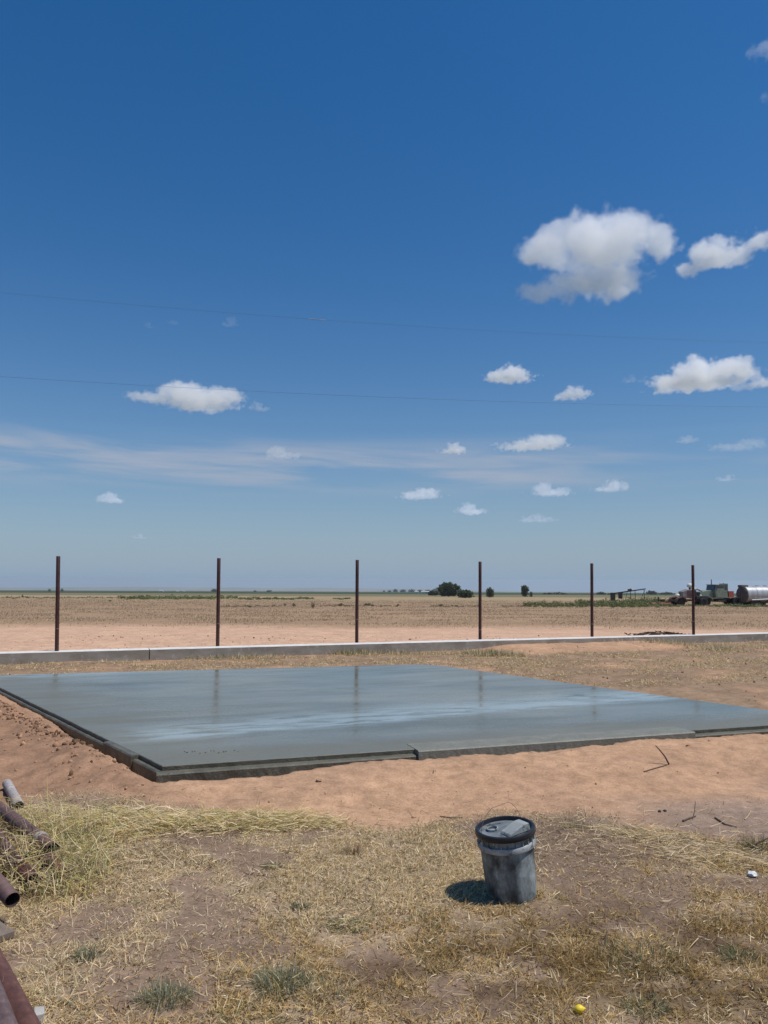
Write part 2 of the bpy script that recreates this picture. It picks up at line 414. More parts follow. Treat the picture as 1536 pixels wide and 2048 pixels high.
# ================================================================== SLAB
def slab_mat():
    m, t, b = new_mat('wet_concrete'); tcn = nd(t, 'ShaderNodeTexCoord'); P = tcn.outputs['Object']
    ang = math.atan2(FR[1] - FL[1], FR[0] - FL[0])
    mp = nd(t, 'ShaderNodeMapping'); mp.vector_type = 'TEXTURE'; mp.inputs['Location'].default_value = (FL[0], FL[1], 0); mp.inputs['Rotation'].default_value = (0, 0, ang)
    t.links.new(P, mp.inputs[0]); Q = mp.outputs[0]
    a = noise_node(t, Q, 1.0, 6, 0.6, (0.45, 1.1, 1), 0.6)
    c = ramp(t, a, [(0.32, (.112, .117, .088)), (0.5, (.165, .168, .130)), (0.68, (.215, .216, .170))])
    sp = nd(t, 'ShaderNodeSeparateXYZ'); t.links.new(Q, sp.inputs[0])
    def mth(op, x, y=None, z=None):
        n = nd(t, 'ShaderNodeMath', operation=op)
        for i, v in enumerate((x, y, z)):
            if v is None: continue
            if isinstance(v, (int, float)): n.inputs[i].default_value = v
            else: t.links.new(v, n.inputs[i])
        return n.outputs[0]
    def mr(v, p, q, lo=0.0, hi=1.0):
        n = nd(t, 'ShaderNodeMapRange', interpolation_type='SMOOTHSTEP'); t.links.new(v, n.inputs[0])
        for i, x in enumerate((p, q, lo, hi)): n.inputs[1 + i].default_value = x
        return n.outputs[0]
    # drier tan margin along the front and left
    tan = mr(mth('ADD', sp.outputs[1], mth('MULTIPLY', a, 0.5)), 0.45, 1.1, 1.0, 0.0)
    tan2 = mr(mth('ADD', mth('MULTIPLY_ADD', sp.outputs[1], 0.35, sp.outputs[0]), mth('MULTIPLY', a, 0.8)), 0.5, 2.0, 1.0, 0.0); tan = mth('MAXIMUM', tan, mth('MULTIPLY', tan2, 0.85))
    c = mixc_(t, c, (.160, .155, .120), mth('MULTIPLY', tan, 0.8))
    # trowelled bleed-water film, its sky reflection painted in as pale streaks
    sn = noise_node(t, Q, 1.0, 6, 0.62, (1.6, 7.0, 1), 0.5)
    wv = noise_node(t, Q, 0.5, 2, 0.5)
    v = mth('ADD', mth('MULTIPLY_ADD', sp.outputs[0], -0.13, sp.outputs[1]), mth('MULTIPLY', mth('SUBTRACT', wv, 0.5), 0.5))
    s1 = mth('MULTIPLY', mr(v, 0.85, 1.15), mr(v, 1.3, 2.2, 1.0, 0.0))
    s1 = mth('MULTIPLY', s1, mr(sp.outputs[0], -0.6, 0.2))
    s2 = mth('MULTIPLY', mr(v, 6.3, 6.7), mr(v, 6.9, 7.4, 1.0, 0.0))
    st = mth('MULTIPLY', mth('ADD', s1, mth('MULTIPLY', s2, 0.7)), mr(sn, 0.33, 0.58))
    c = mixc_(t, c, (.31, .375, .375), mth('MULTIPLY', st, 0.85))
    g = noise_node(t, P, 55.0, 5, 0.6)
    c = mixc_(t, c, ramp(t, g, [(0.3, (.88, .88, .88)), (0.7, (1.1, 1.1, 1.1))]), 1.0, 'MULTIPLY')
    nm = nd(t, 'ShaderNodeNewGeometry'); sz = nd(t, 'ShaderNodeSeparateXYZ'); t.links.new(nm.outputs['Normal'], sz.inputs[0])
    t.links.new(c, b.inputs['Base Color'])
    rg = mr(noise_node(t, Q, 1.0, 5, 0.6, (0.5, 3.0, 1), 0.4), 0.3, 0.7, 0.10, 0.26)
    rg = mth('ADD', rg, mth('MULTIPLY', tan, 0.22))
    t.links.new(rg, b.inputs['Roughness']); b.inputs['Specular IOR Level'].default_value = 0.31
    hb = mth('ADD', mth('MULTIPLY', noise_node(t, Q, 1.0, 4, 0.5, (1.2, 5.0, 1)), 1.0), mth('MULTIPLY', g, 0.03))
    bump(t, b, hb, 0.04, 0.01)
    return m
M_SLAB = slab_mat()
def raw_conc(name, c1, c2):
    m, t, b = new_mat(name); P = nd(t, 'ShaderNodeTexCoord').outputs['Object']
    a = noise_node(t, P, 7.0, 7, 0.65); g = noise_node(t, P, 70.0, 5, 0.65)
    c = mixc_(t, ramp(t, a, [(0.35, c1), (0.65, c2)]), ramp(t, g, [(0.3, (.7, .7, .7)), (0.7, (1.2, 1.2, 1.2))]), 1.0, 'MULTIPLY')
    t.links.new(c, b.inputs['Base Color']); b.inputs['Roughness'].default_value = 0.55
    h = nd(t, 'ShaderNodeMath', operation='ADD'); t.links.new(a, h.inputs[0]); t.links.new(g, h.inputs[1]); bump(t, b, h.outputs[0], 0.6, 0.012)
    return m
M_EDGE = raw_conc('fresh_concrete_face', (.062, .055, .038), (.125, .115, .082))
M_LTOP = raw_conc('lit_ledge_top', (.088, .084, .062), (.14, .134, .104))  # paler copy of the face concrete: light on the top put into colour
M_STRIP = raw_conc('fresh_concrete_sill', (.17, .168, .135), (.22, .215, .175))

slab_root = empty('concrete_slab', (FL[0], FL[1], 0.0), label='large freshly poured wet grey concrete slab with stepped ledge edge', cat='slab')
def local(o, root=slab_root):
    o.parent = root; o.matrix_parent_inverse = Matrix.Translation(root.location).inverted(); return o
def make_slab_top():
    n = 60; e = 0.008
    P = [np.array(p) for p in QUAD]; V = []; F = []
    us = np.linspace(0, 1, n)
    bm = bmesh.new()
    # round the two far corners a little, wobble the edge
    poly = []
    for i in range(4):
        p, q = P[i], P[(i + 1) % 4]; nn = edge_n(p, q); L = np.linalg.norm(q - p); k = int(L / 0.06)
        for j in range(k):
            w = p + (q - p) * j / k; off = 0.006 * (random.random() - 0.5) + 0.010 * (float(fbm(np.array([w[0]]), np.array([w[1]]), 0.5, 3, 12)[0]) - 0.5)
            s = min(j / k, 1 - j / k) * L
            if i in (1, 2) and s < 0.5 and (np.linalg.norm(w - BR) < 0.5): off -= 0.10 * (1 - s / 0.5) ** 2
            poly.append(w + nn * off)
    cen = sum(poly) / len(poly)
    top = [bm.verts.new((p[0], p[1], ZS)) for p in poly]; inn = [bm.verts.new((p[0] , p[1], ZS - 0.006)) for p in poly]
    t2 = [bm.verts.new((*(p + (cen - p) * 0.0012), ZS)) for p in poly]
    bot = [bm.verts.new((p[0], p[1], -0.16)) for p in poly]
    for v in top: bm.verts.remove(v)
    m = len(poly)
    for i in range(m):
        j = (i + 1) % m
        bm.faces.new((t2[i], inn[i], inn[j], t2[j])); bm.faces.new((inn[i], bot[i], bot[j], inn[j]))
    bm.faces.new(t2)
    bmesh.ops.recalc_face_normals(bm, faces=bm.faces)
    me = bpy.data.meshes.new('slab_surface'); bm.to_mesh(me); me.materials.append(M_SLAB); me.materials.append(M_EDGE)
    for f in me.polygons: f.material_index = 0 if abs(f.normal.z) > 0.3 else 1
    o = bpy.data.objects.new('slab_surface', me); COL.objects.link(o); local(o)
make_slab_top()
def edge_strip(name, p, q, nn, w0, w1, zt, zb, mat, rough=0.008, seed=3, label=None):
    L = np.linalg.norm(q - p); k = max(2, int(L / 0.035)); V = []; 
    for i in range(k + 1):
        s = i / k; c = p + (q - p) * s; X = np.array([c[0] * 9.0]); Y = np.array([c[1] * 9.0])
        r0 = (float(fbm(X, Y, 1.0, 4, seed)[0]) - 0.5) * 2 * rough; r1 = (float(fbm(X * 1.3, Y * 1.3, 0.5, 3, seed + 9)[0]) - 0.5) * 2.4 * rough
        r2 = (float(fbm(X, Y, 0.7, 3, seed + 20)[0]) - 0.5) * 3 * rough
        for (w, z) in ((w0, zt), (w1 - 0.012 + r0 * .6, zt + r0 * 0.25), (w1 + r0 * .6, zt - 0.010), (w1 + r1, zt * 0.5 + zb * 0.5 + 0.02), (w1 + 0.01 + r2, zb), (w0, zb)):
            c2 = c + nn * w; V.append((c2[0], c2[1], z))
    F = []; K = 6
    for i in range(k):
        for j in range(K):
            F.append((i * K + j, i * K + (j + 1) % K, (i + 1) * K + (j + 1) % K, (i + 1) * K + j))
    F += [tuple(range(K - 1, -1, -1)), tuple(range(k * K, k * K + K))]
    b = MB(); b.add(V, F); o = b.build(name, mat); 
    bm = bmesh.new(); bm.from_mesh(o.data); bmesh.ops.recalc_face_normals(bm, faces=bm.faces); bm.to_mesh(o.data); bm.free()
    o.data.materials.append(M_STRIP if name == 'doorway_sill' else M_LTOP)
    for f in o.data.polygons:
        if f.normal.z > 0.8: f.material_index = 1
    if label: o['label'] = label
    return local(o)
def s_on(px, py, p, q):
    w = v2(at(px, py, ZS)); return float(np.dot(w - p, q - p) / np.dot(q - p, q - p))
def lerp(p, q, s): return p + (q - p) * s
s1 = s_on(284, 1508, FL, BL); s2 = s_on(222, 1481, FL, BL); t1 = s_on(823, 1494, FL, FR); t2_ = s_on(1374, 1460, FL, FR)
LW = 0.085
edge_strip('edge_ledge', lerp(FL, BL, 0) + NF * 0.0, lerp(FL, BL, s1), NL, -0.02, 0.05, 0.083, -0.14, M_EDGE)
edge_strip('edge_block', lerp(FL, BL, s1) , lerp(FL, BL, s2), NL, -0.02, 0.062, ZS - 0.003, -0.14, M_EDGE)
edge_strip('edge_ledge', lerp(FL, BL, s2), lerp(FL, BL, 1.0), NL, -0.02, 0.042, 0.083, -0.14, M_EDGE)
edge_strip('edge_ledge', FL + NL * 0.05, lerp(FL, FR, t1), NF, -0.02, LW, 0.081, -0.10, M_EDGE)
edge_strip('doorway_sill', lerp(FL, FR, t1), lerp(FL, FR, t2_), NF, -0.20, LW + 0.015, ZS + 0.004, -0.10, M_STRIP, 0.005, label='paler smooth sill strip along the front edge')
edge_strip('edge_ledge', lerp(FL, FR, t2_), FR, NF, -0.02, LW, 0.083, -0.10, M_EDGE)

# ================================================================== LOW WALL AND POSTS
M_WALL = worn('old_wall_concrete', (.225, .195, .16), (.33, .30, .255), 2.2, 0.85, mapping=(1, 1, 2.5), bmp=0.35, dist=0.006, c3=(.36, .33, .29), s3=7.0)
M_WTOP = worn('sunlit_wall_top', (.55, .53, .49), (.70, .68, .64), 5.0, 0.8, bmp=0.2, dist=0.004)  # sunlight on the wall top is put into this paler colour
WZ = 0.27; WW = 0.34
wall_root = empty('low_wall', (WA[0], WA[1], 0.1), label='long low grey concrete stem wall with its sunlit top coloured paler', cat='wall')
def wall_piece(s0, s1, name='wall_section'):
    k = max(2, int(abs(s1 - s0) / 0.12)); V = []
    for i in range(k + 1):
        s = s0 + (s1 - s0) * i / k; c = WA + WD * s
        w = 0.008 * (float(fbm(np.array([s]), np.array([1.0]), 0.7, 3, 33)[0]) - 0.5)
        for (u, z) in ((0.055 - WW, WZ + w), (0.055 + w, WZ + w), (0.061 + w, WZ - 0.008), (0.062 + w, -0.12), (0.055 - WW, -0.12)):
            p = c + WN * u; V.append((p[0], p[1], z))
    K = 5; F = [(i * K + j, i * K + (j + 1) % K, (i + 1) * K + (j + 1) % K, (i + 1) * K + j) for i in range(k) for j in range(K)]
    F += [tuple(range(K - 1, -1, -1)), tuple(range(k * K, k * K + K))]
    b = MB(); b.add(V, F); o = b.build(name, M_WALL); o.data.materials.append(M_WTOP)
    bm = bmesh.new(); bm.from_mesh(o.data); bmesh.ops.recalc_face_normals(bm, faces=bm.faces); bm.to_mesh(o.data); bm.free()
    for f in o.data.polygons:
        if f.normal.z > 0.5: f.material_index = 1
    return local(o, wall_root)
sj = float(np.dot(v2(at(300, 1300, 0.27)) - WA, WD))
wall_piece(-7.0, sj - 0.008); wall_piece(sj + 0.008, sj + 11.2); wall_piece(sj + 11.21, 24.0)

def rust_mat(name, c1, c2, c3, rough=0.6):
    m, t, b = new_mat(name); P = nd(t, 'ShaderNodeTexCoord').outputs['Object']
    a = noise_node(t, P, 5.0, 7, 0.65, (3, 3, 0.8)); g = noise_node(t, P, 28.0, 5, 0.7); h = noise_node(t, P, 4.3, 3, 0.6, (2, 2, 1))
    c = mixc_(t, ramp(t, a, [(0.35, c1), (0.62, c2)]), c3, ramp(t, h, [(0.62, (0, 0, 0)), (0.72, (1, 1, 1))]))
    c = mixc_(t, c, ramp(t, g, [(0.3, (.65, .65, .65)), (0.7, (1.25, 1.25, 1.25))]), 1.0, 'MULTIPLY')
    t.links.new(c, b.inputs['Base Color']); b.inputs['Roughness'].default_value = rough; b.inputs['Specular IOR Level'].default_value = 0.4
    bump(t, b, g, 0.3, 0.002)
    return m
M_POST = rust_mat('rusty_pipe_dark', (.040, .015, .013), (.085, .030, .023), (.12, .06, .045), 0.55)
M_PIPE = rust_mat('rusty_pipe_brown', (.085, .035, .026), (.15, .068, .05), (.12, .085, .08), 0.6)
M_PIPE2 = rust_mat('rusty_pipe_grey', (.095, .062, .060), (.16, .11, .105), (.11, .05, .035), 0.6)
M_INNER = worn('pipe_inside', (.020, .012, .010), (.05, .028, .02), 9.0, 0.9)
M_PALE = worn('pale_grey_steel', (.30, .27, .25), (.46, .43, .40), 8.0, 0.7, c3=(.20, .14, .12), s3=25)
def hollow_pipe(name, p0, p1, r, mat, parent=None, n=24, wall=0.14, sag=0.0):
    """pipe from p0 (open end) to p1, origin at p0's foot"""
    p0 = Vector(p0); p1 = Vector(p1); L = (p1 - p0).length
    b = MB(); ri = r * (1 - wall); D = 0.0
    b.lathe([(ri, min(L * .4, 0.5)), (ri, 0.004), (ri + 0.002, 0), (r - 0.002, 0), (r, 0.003), (r, L * .25), (r, L * .5), (r, L * .75), (r, L), (ri, L), (ri, L - .3 if L > .8 else L * .7)], n)
    b.v.append((0, 0, min(L * .4, 0.5))); c = len(b.v) - 1; b.f += [((k + 1) % n, k, c) for k in range(n)]
    o = b.build(name, mat, smooth=True); o.data.materials.append(M_INNER)
    for f in o.data.polygons:
        q = f.center
        if math.hypot(q.x, q.y) < r * 0.93: f.material_index = 1
    o.matrix_world = Matrix.Translation(p0) @ (p1 - p0).to_track_quat('Z', 'Y').to_matrix().to_4x4()
    if parent: pass
    return o
M_WELD = worn('weld_scale', (.14, .085, .065), (.24, .17, .14), 30, .8)
TOPS = [(116, 1112), (439.5, 1116), (718, 1119.5), (965, 1123), (1189.5, 1126.5), (1392.5, 1130)]
NAMES = ['leftmost of the six rusty pipe posts, standing on the low concrete wall', 'second rusty pipe post from the left on the low wall, darkest of the row',
         'third rusty pipe post from the left, rising from the wall behind the slab middle', 'fourth rusty pipe post from the left, just right of the dark round trees',
         'fifth rusty pipe post from the left, beside the green weed patch', 'rightmost rusty pipe post, standing in front of the old truck']
for i, (tp, pb) in enumerate(zip(TOPS, PB)):
    top = at_depth(tp[0], tp[1], pb.y - 0.02)
    base = Vector(pb) + Vector((WN[0], WN[1], 0)) * (-0.12); d = base - Vector(pb); top = top + d
    base.z = WZ - 0.05
    o = hollow_pipe('steel_post', top, base, 0.0365, M_POST, n=16)
    wb = MB().lathe([(.0365, 0), (.0378, .002), (.0378, .016), (.0365, .018)], 16).build('weld_band', M_WELD, o, smooth=True); wb.location = (0, 0, (top - base).length * (.74, .72, .70, .85, .8, .78)[i])
    put(o, NAMES[i], 'post', 'rusty pipe posts standing along the low wall')

# ================================================================== BUCKET
M_PAIL = worn('cement_smeared_plastic', (.042, .050, .053), (.31, .35, .35), 38.0, 0.6, mapping=(1.0, 1.0, 0.55), lo=0.38, hi=0.66, bmp=0.3, dist=0.002, detail=10)
def pail_mat():
    m, t, b = new_mat('cement_smeared_pail'); P = nd(t, 'ShaderNodeTexCoord').outputs['Object']
    a = noise_node(t, P, 9.0, 5, 0.6, (1, 1, .55)); f = noise_node(t, P, 70.0, 6, 0.7, (1, 1, .5)); s = noise_node(t, P, 30.0, 5, 0.65, (.5, .5, 3.0)); h = noise_node(t, P, 26.0, 8, 0.7, (1, 1, .7))
    c = ramp(t, a, [(0.38, (.045, .055, .058)), (0.60, (.27, .31, .31))])
    c = mixc_(t, c, ramp(t, h, [(0.35, (.55, .55, .55)), (0.65, (1.3, 1.3, 1.3))]), 0.8, 'MULTIPLY')
    c = mixc_(t, c, ramp(t, f, [(0.3, (.65, .65, .65)), (0.7, (1.3, 1.3, 1.3))]), 0.8, 'MULTIPLY')
    c = mixc_(t, c, (.40, .43, .42), ramp(t, s, [(0.66, (0, 0, 0)), (0.74, (.6, .6, .6))]))
    t.links.new(c, b.inputs['Base Color']); b.inputs['Roughness'].default_value = 0.6; bump(t, b, f, 0.3, 0.002); return m
M_PAIL = pail_mat()
M_BAND = worn('pale_smeared_rim', (.20, .22, .225), (.46, .48, .48), 12.0, 0.6, mapping=(1, 1, 2), c3=(.05, .052, .055), s3=22)
M_LID = worn('black_plastic', (.010, .011, .014), (.022, .024, .03), 14.0, 0.35, bmp=0.1)
M_LIDTOP = worn('dusty_lid', (.09, .105, .115), (.20, .225, .24), 11.0, 0.6, c3=(.05, .055, .06), s3=14)
M_CHUNK = worn('grey_hardened_cement', (.22, .245, .245), (.33, .35, .345), 10.0, 0.8, bmp=0.4, c3=(.12, .14, .13), s3=30)
M_WIRE = worn('rusty_wire', (.16, .09, .06), (.24, .14, .10), 20, 0.6)
bb = at(1024, 1789, 0.0)
bucket = empty('bucket', bb, label='dark plastic bucket smeared with dried cement, leaning left on the dry grass', cat='bucket')
bucket.rotation_euler = (R(1.5), R(-6.5), R(12)); bucket.scale = (0.945, 0.945, 0.875)
b = MB(); b.lathe([(0, 0.012), (0.118, 0.012), (0.124, 0.0), (0.131, 0.002), (0.134, 0.012), (0.1375, 0.10), (0.141, 0.20), (0.1445, 0.292), (0.1450, 0.300)], 64)
b.lathe([(0.1455, 0.315), (0.1455, 0.325), (0.148, 0.375)], 64); b.build('pail_body', M_PAIL, bucket, smooth=True)
b = MB(); b.lathe([(0.1445, 0.296), (0.1565, 0.294), (0.158, 0.298), (0.158, 0.322), (0.156, 0.326), (0.148, 0.326)], 64)
for k in range(24):
    a = k * math.pi / 12; b.box((0.1515 * math.cos(a), 0.1515 * math.sin(a), 0.343), (0.007, 0.003, 0.032), Matrix.Rotation(a, 3, 'Z'))
b.build('rim_band', M_BAND, bucket, smooth=True)
b = MB()
pr = [(0.152, 0.364), (0.161, 0.362), (0.1645, 0.367), (0.1645, 0.380), (0.162, 0.392), (0.154, 0.396), (0.146, 0.394), (0.1425, 0.384), (0.142, 0.372)]
b.lathe(pr, 64); lid = b.build('lid', M_LID, bucket, smooth=True)
b = MB(); b.lathe([(0.1425, 0.373), (0.12, 0.371), (0.06, 0.373), (0.0001, 0.374)], 48); b.build('lid_panel', M_LIDTOP, lid, smooth=True)
b = MB(); b.lathe([(0.026, 0.0), (0.031, 0.0), (0.032, 0.010), (0.027, 0.012), (0.026, 0.004)], 24); sp = b.build('spout_ring', M_BAND, lid, smooth=True); sp.location = (-0.06, 0.035, 0.375)
# wire bail standing up
b = MB(); pts = []
for k in range(25):
    a = math.pi * k / 24; x = -0.152 * math.cos(a); z = 0.335 + 0.165 * min(1.0, math.sin(a) * 1.08)
    pts.append((x, 0.006 * math.sin(3 * a), z))
b.tube(pts, 0.0015, 6); bail = b.build('wire_handle', M_WIRE, bucket, smooth=True); bail.rotation_euler = (0, 0, R(22)); bail.location = (0.005, 0.06, 0.0)
for s in (-1, 1):
    b = MB(); b.tube([(s * 0.150, 0, 0.333), (s * 0.163, 0, 0.333)], 0.012, 12); e = b.build('handle_ear', M_BAND, bucket, smooth=True); e.rotation_euler = (0, 0, R(22)); e.location = (0.0, 0.03, 0)
# hardened wedge of cement lying on the lid
mw = bucket.rotation_euler.to_matrix().to_4x4(); mw.translation = bb; mw = mw @ Matrix.Diagonal((0.945, 0.945, 0.875, 1))
b = MB(); b.prism([(-0.085, 0), (-0.075, 0.014), (0.02, 0.046), (0.055, 0.044), (0.062, 0.0)], -0.042, 0.04)
ch = b.build('cement_wedge', M_CHUNK, bevel=0.004); ch.matrix_world = mw @ Matrix.Translation((0.05, -0.045, 0.374)) @ Matrix.Rotation(R(18), 4, 'Z')
put(ch, 'pale grey wedge of hardened cement lying on the bucket lid', 'cement')

# ================================================================== PIPE PILE ON THE LEFT
def pipe(pa, za, pb_, zb, r, mat, label, ext=2.0, group='old steel pipes lying in a heap on the left'):
    A = at(pa[0], pa[1], za); B = at(pb_[0], pb_[1], zb); d = (B - A).normalized()
    B2 = B + d * ext; B2.z = max(B2.z, r)
    o = hollow_pipe('steel_pipe', A, B2, r, mat); put(o, label, 'pipe', group); return o, A, B2
M_PIPEP = rust_mat('rusty_pipe_mauve', (.10, .058, .052), (.165, .10, .09), (.11, .05, .035), 0.6)
pipe((107, 1697), 0.10, (0, 1617), 0.12, 0.036, M_PIPEP, 'long brownish pipe with a pale welded collar, reaching farthest right out of the weedy heap')
A = at(107, 1697, 0.10); B = at(0, 1617, 0.12); d = (B - A).normalized()
b = MB(); b.lathe([(0.0365, 0), (0.0405, 0.002), (0.0405, 0.04), (0.0365, 0.042)], 24); co = b.build('collar', M_PALE, smooth=True)
par = [o for o in COL.objects if o.name == 'steel_pipe'][0]; co.parent = par; co.location = (0, 0, 0.17)
pipe((38, 1728), 0.06, (2, 1680), 0.08, 0.030, M_PIPEP, 'thin rusty pipe end poking from the middle of the heap')
pipe((62, 1716), 0.035, (4, 1674), 0.035, 0.036, M_POST, 'added dark pipe filling the shaded gap under the long brownish one')  # this and the next pipe are added to darken the shadowed gaps
pipe((30, 1752), 0.035, (-20, 1712), 0.035, 0.036, M_POST, 'added dark pipe filling the shaded gap under the thin rusty end', 1.2)
pipe((128, 1754), 0.045, (95, 1716), 0.05, 0.038, M_PIPE, 'orange rusted pipe with its open mouth among the weeds, rightmost low pipe', 0.5)
pipe((66, 1766), 0.05, (20, 1722), 0.06, 0.045, M_POST, 'nearly black pipe half buried under stems in the heap')
pipe((25, 1800), 0.12, (-14, 1755), 0.16, 0.036, M_PIPEP, 'purplish pipe with round open black mouth at the photo edge, above the flat board', 1.6)
o, _, _ = pipe((38, 1612), 0.04, (14, 1567), 0.045, 0.034, M_PALE, 'short pale grey wrapped pipe stub lying on bare dirt', 0.0)
b = MB(); b.lathe([(0.0345, 0), (0.0375, 0.004), (0.0375, 0.016), (0.0345, 0.02)], 20); c2 = b.build('wrap_ring', M_PALE, o, smooth=True); c2.location = (0, 0, 0.17)
pipe((-10, 1665), 0.05, (-40, 1640), 0.05, 0.036, M_PIPEP, 'grey pipe at the far left edge of the heap, mostly out of view', 1.0)
pipe((96, 2140), 0.05, (-24, 1900), 0.05, 0.041, M_PIPE, 'thick reddish brown pipe in the bottom left corner, outer one of the pair', 1.5)
pipe((44, 2150), 0.06, (-34, 1940), 0.07, 0.041, M_PIPE2, 'thick greyish brown pipe in the bottom left corner, inner one of the pair', 1.5)
pc = at(78, 2030, 0.03)
blk = empty('painted_block', pc, R(25), label='small white painted concrete block beside the thick corner pipe', cat='block')
MB().box((0, 0, 0.0), (0.035, 0.06, 0.035)).build('block_body', worn('chipped_white_paint', (.34, .33, .31), (.50, .48, .45), 9, 0.7, c3=(.2, .17, .15), s3=30), blk, bevel=0.004)
bd = at(8, 1850, 0.03)
o = MB().box((0, 0, 0), (0.24, 0.62, 0.03)).build('wooden_board', worn('grey_board', (.13, .10, .08), (.22, .175, .14), 5, 0.85, mapping=(8, 1, 8)), bevel=0.003)
o.location = at(-84, 1846, 0.015); o.rotation_euler = (0, 0, R(50)); put(o, 'weathered grey board lying flat under the open pipe mouth at the left edge', 'board')
# heap filler: dark pipes lower in the pile carrying the upper ones
for j, (px, py) in enumerate(((-30, 1760), (-20, 1990))):
    A = at(px, py, 0.045); 
    if j == 1: continue

# ================================================================== SMALL THINGS ON THE GROUND
def gz(x, y): return float(ground_z(np.array([x]), np.array([y]))[0])
def surf(px, py):
    p = at(px, py, 0.0)
    for _ in range(6): p = at(px, py, gz(p.x, p.y))
    return p
# lemon
lp = surf(1159, 2027); M_LEM = worn('yellow_rind', (.70, .50, .02), (.80, .62, .05), 30, 0.45, bmp=0.3, dist=0.001)
b = MB(); b.lathe([(0.0001, -0.036), (0.006, -0.034), (0.010, -0.029), (0.019, -0.020), (0.024, -0.008), (0.0245, 0.003), (0.021, 0.015), (0.013, 0.025), (0.008, 0.030), (0.006, 0.037), (0.0001, 0.039)], 20)
o = b.build('lemon', M_LEM, smooth=True); o.scale = (.66, .6, .6); o.location = lp + Vector((0, 0, 0.016)); o.rotation_euler = (R(80), R(10), R(75)); put(o, 'small bright yellow lemon lying on the dry grass', 'lemon')
# crumpled white scrap
wp = surf(1503, 1753); M_SCR = worn('white_scrap', (.55, .56, .55), (.70, .70, .69), 20, 0.6)
def crumple(name, p, w, mat, label, cat, seed=1, dark=None):
    rnd = random.Random(seed); bm = bmesh.new(); bmesh.ops.create_icosphere(bm, subdivisions=2, radius=w)
    for v in bm.verts: v.co *= 0.7 + 0.6 * rnd.random(); v.co.z *= 0.65
    me = bpy.data.meshes.new(name); bm.to_mesh(me); bm.free(); me.materials.append(mat); o = bpy.data.objects.new(name, me); COL.objects.link(o)
    o.location = p + Vector((0, 0, w * 0.45)); o.rotation_euler = (0, 0, rnd.random() * 6)
    return put(o, label, cat)
crumple('foam_cup', wp, 0.026, M_SCR, 'crushed white cup lying at the right edge of the yard', 'litter', 3)
crumple('paper_scrap', surf(545, 1651), 0.008, M_SCR, 'tiny white scrap on the edge of the straw', 'litter', 5)
M_BLK = worn('black_scrap', (.012, .011, .011), (.03, .026, .024), 30, 0.7)
crumple('burnt_scrap', surf(1319, 1624), 0.011, M_BLK, 'left one of two tiny black scraps on grey soil', 'scrap', 6)['group'] = 'two black scraps'
crumple('burnt_scrap', surf(1330, 1623), 0.012, M_BLK, 'right one of two tiny black scraps on grey soil', 'scrap', 7)['group'] = 'two black scraps'
M_ROCK = worn('reddish_clod', (.17, .085, .05), (.26, .14, .08), 14, 0.95, bmp=0.6, dist=0.01)
crumple('dirt_clod', surf(556, 1545) , 0.028, M_ROCK, 'dark red clod lying at the front edge of the slab', 'clod', 8)
crumple('dirt_clod', surf(638, 1563), 0.022, worn('pale_clod', (.34, .22, .14), (.42, .28, .18), 14, .95), 'pale stone lying on the sand in front of the slab', 'stone', 9)
crumple('concrete_lump', at(118, 1318, 0.12), 0.075, worn('pale_lump', (.36, .27, .19), (.44, .34, .25), 9, .95), 'rounded pale lump against the wall below the leftmost post', 'stone', 12)

def lumps():  # dark raised blobs stand in for prints pressed into the slab
    rnd = random.Random(4); b = MB()
    for px in (370, 376, 384, 391, 399, 412, 420, 428, 436, 446, 452, 470, 478):
        p = at(px + rnd.uniform(-2, 2), 1506 - (px - 370) * 0.03 + rnd.uniform(-3, 3), ZS); w = rnd.uniform(.006, .014)
        b.box((p.x, p.y, ZS + .002), (w * 1.6, w, .008), Matrix.Rotation(rnd.random() * 3, 3, 'Z'), .5)
    o = local(b.build('print_marks', M_EDGE)); o['kind'] = 'stuff'
lumps()
M_TWIG = worn('twig_bark', (.075, .05, .035), (.13, .09, .06), 30, 0.85)
M_STALK = worn('dry_stalk', (.36, .27, .16), (.50, .40, .25), 20, 0.8)
def twig(pts, rad, mat, label, cat='twig', name='twig', group=None):
    """pts: list of (px, py, height above the ground)"""
    P = []
    for px, py, h in pts:
        p = surf(px, py) if not P or h == 0 else None
        if p is None or h > 0:
            y = P[-1].y if P else surf(px, py).y
            p = at_depth(px, py, y)
        P.append(p)
    P = [p + Vector((0, 0, rad)) for p in P]
    b = MB(); b.tube(P, [rad * (1 - 0.5 * i / max(1, len(P) - 1)) for i in range(len(P))], 6)
    o = b.build(name, mat, smooth=True); return put(o, label, cat, group)
twig([(1338, 1530, 0), (1330, 1515, 1), (1318, 1500, 1), (1311, 1493, 1)], 0.0075, M_TWIG, 'dark stick standing up slanted from the sand mound')
twig([(1288, 1545, 0), (1310, 1538, 0), (1334, 1531, 0)], 0.006, M_TWIG, 'thin brown stick lying flat at the foot of the slanted one')
twig([(1326, 1481, 0), (1324, 1470, 1), (1323, 1462, 1)], 0.005, M_TWIG, 'short upright dark stub at the edge of the doorway sill')
twig([(1112, 1517, 0), (1112, 1522, 0)], 0.004, M_TWIG, 'tiny twig stub poking from the sand mound')
twig([(1148, 1500, 0), (1150, 1491, 1), (1156, 1494, 1), (1163, 1503, 1)], 0.0085, M_STALK, 'pale bent loop of dry root arching over the sand', 'root', 'dry_root')
twig([(168, 1612, 0), (171, 1603, 1), (178, 1586, 1)], 0.0035, M_STALK, 'single straw stalk standing where sand meets the weed heap', 'stalk', 'dry_stalk')
twig([(1385, 1640, 0), (1389, 1625, 1), (1391, 1606, 1), (1390, 1602, 1)], 0.004, M_STALK, 'pale forked stalk standing on the grey soil', 'stalk', 'dry_stalk')
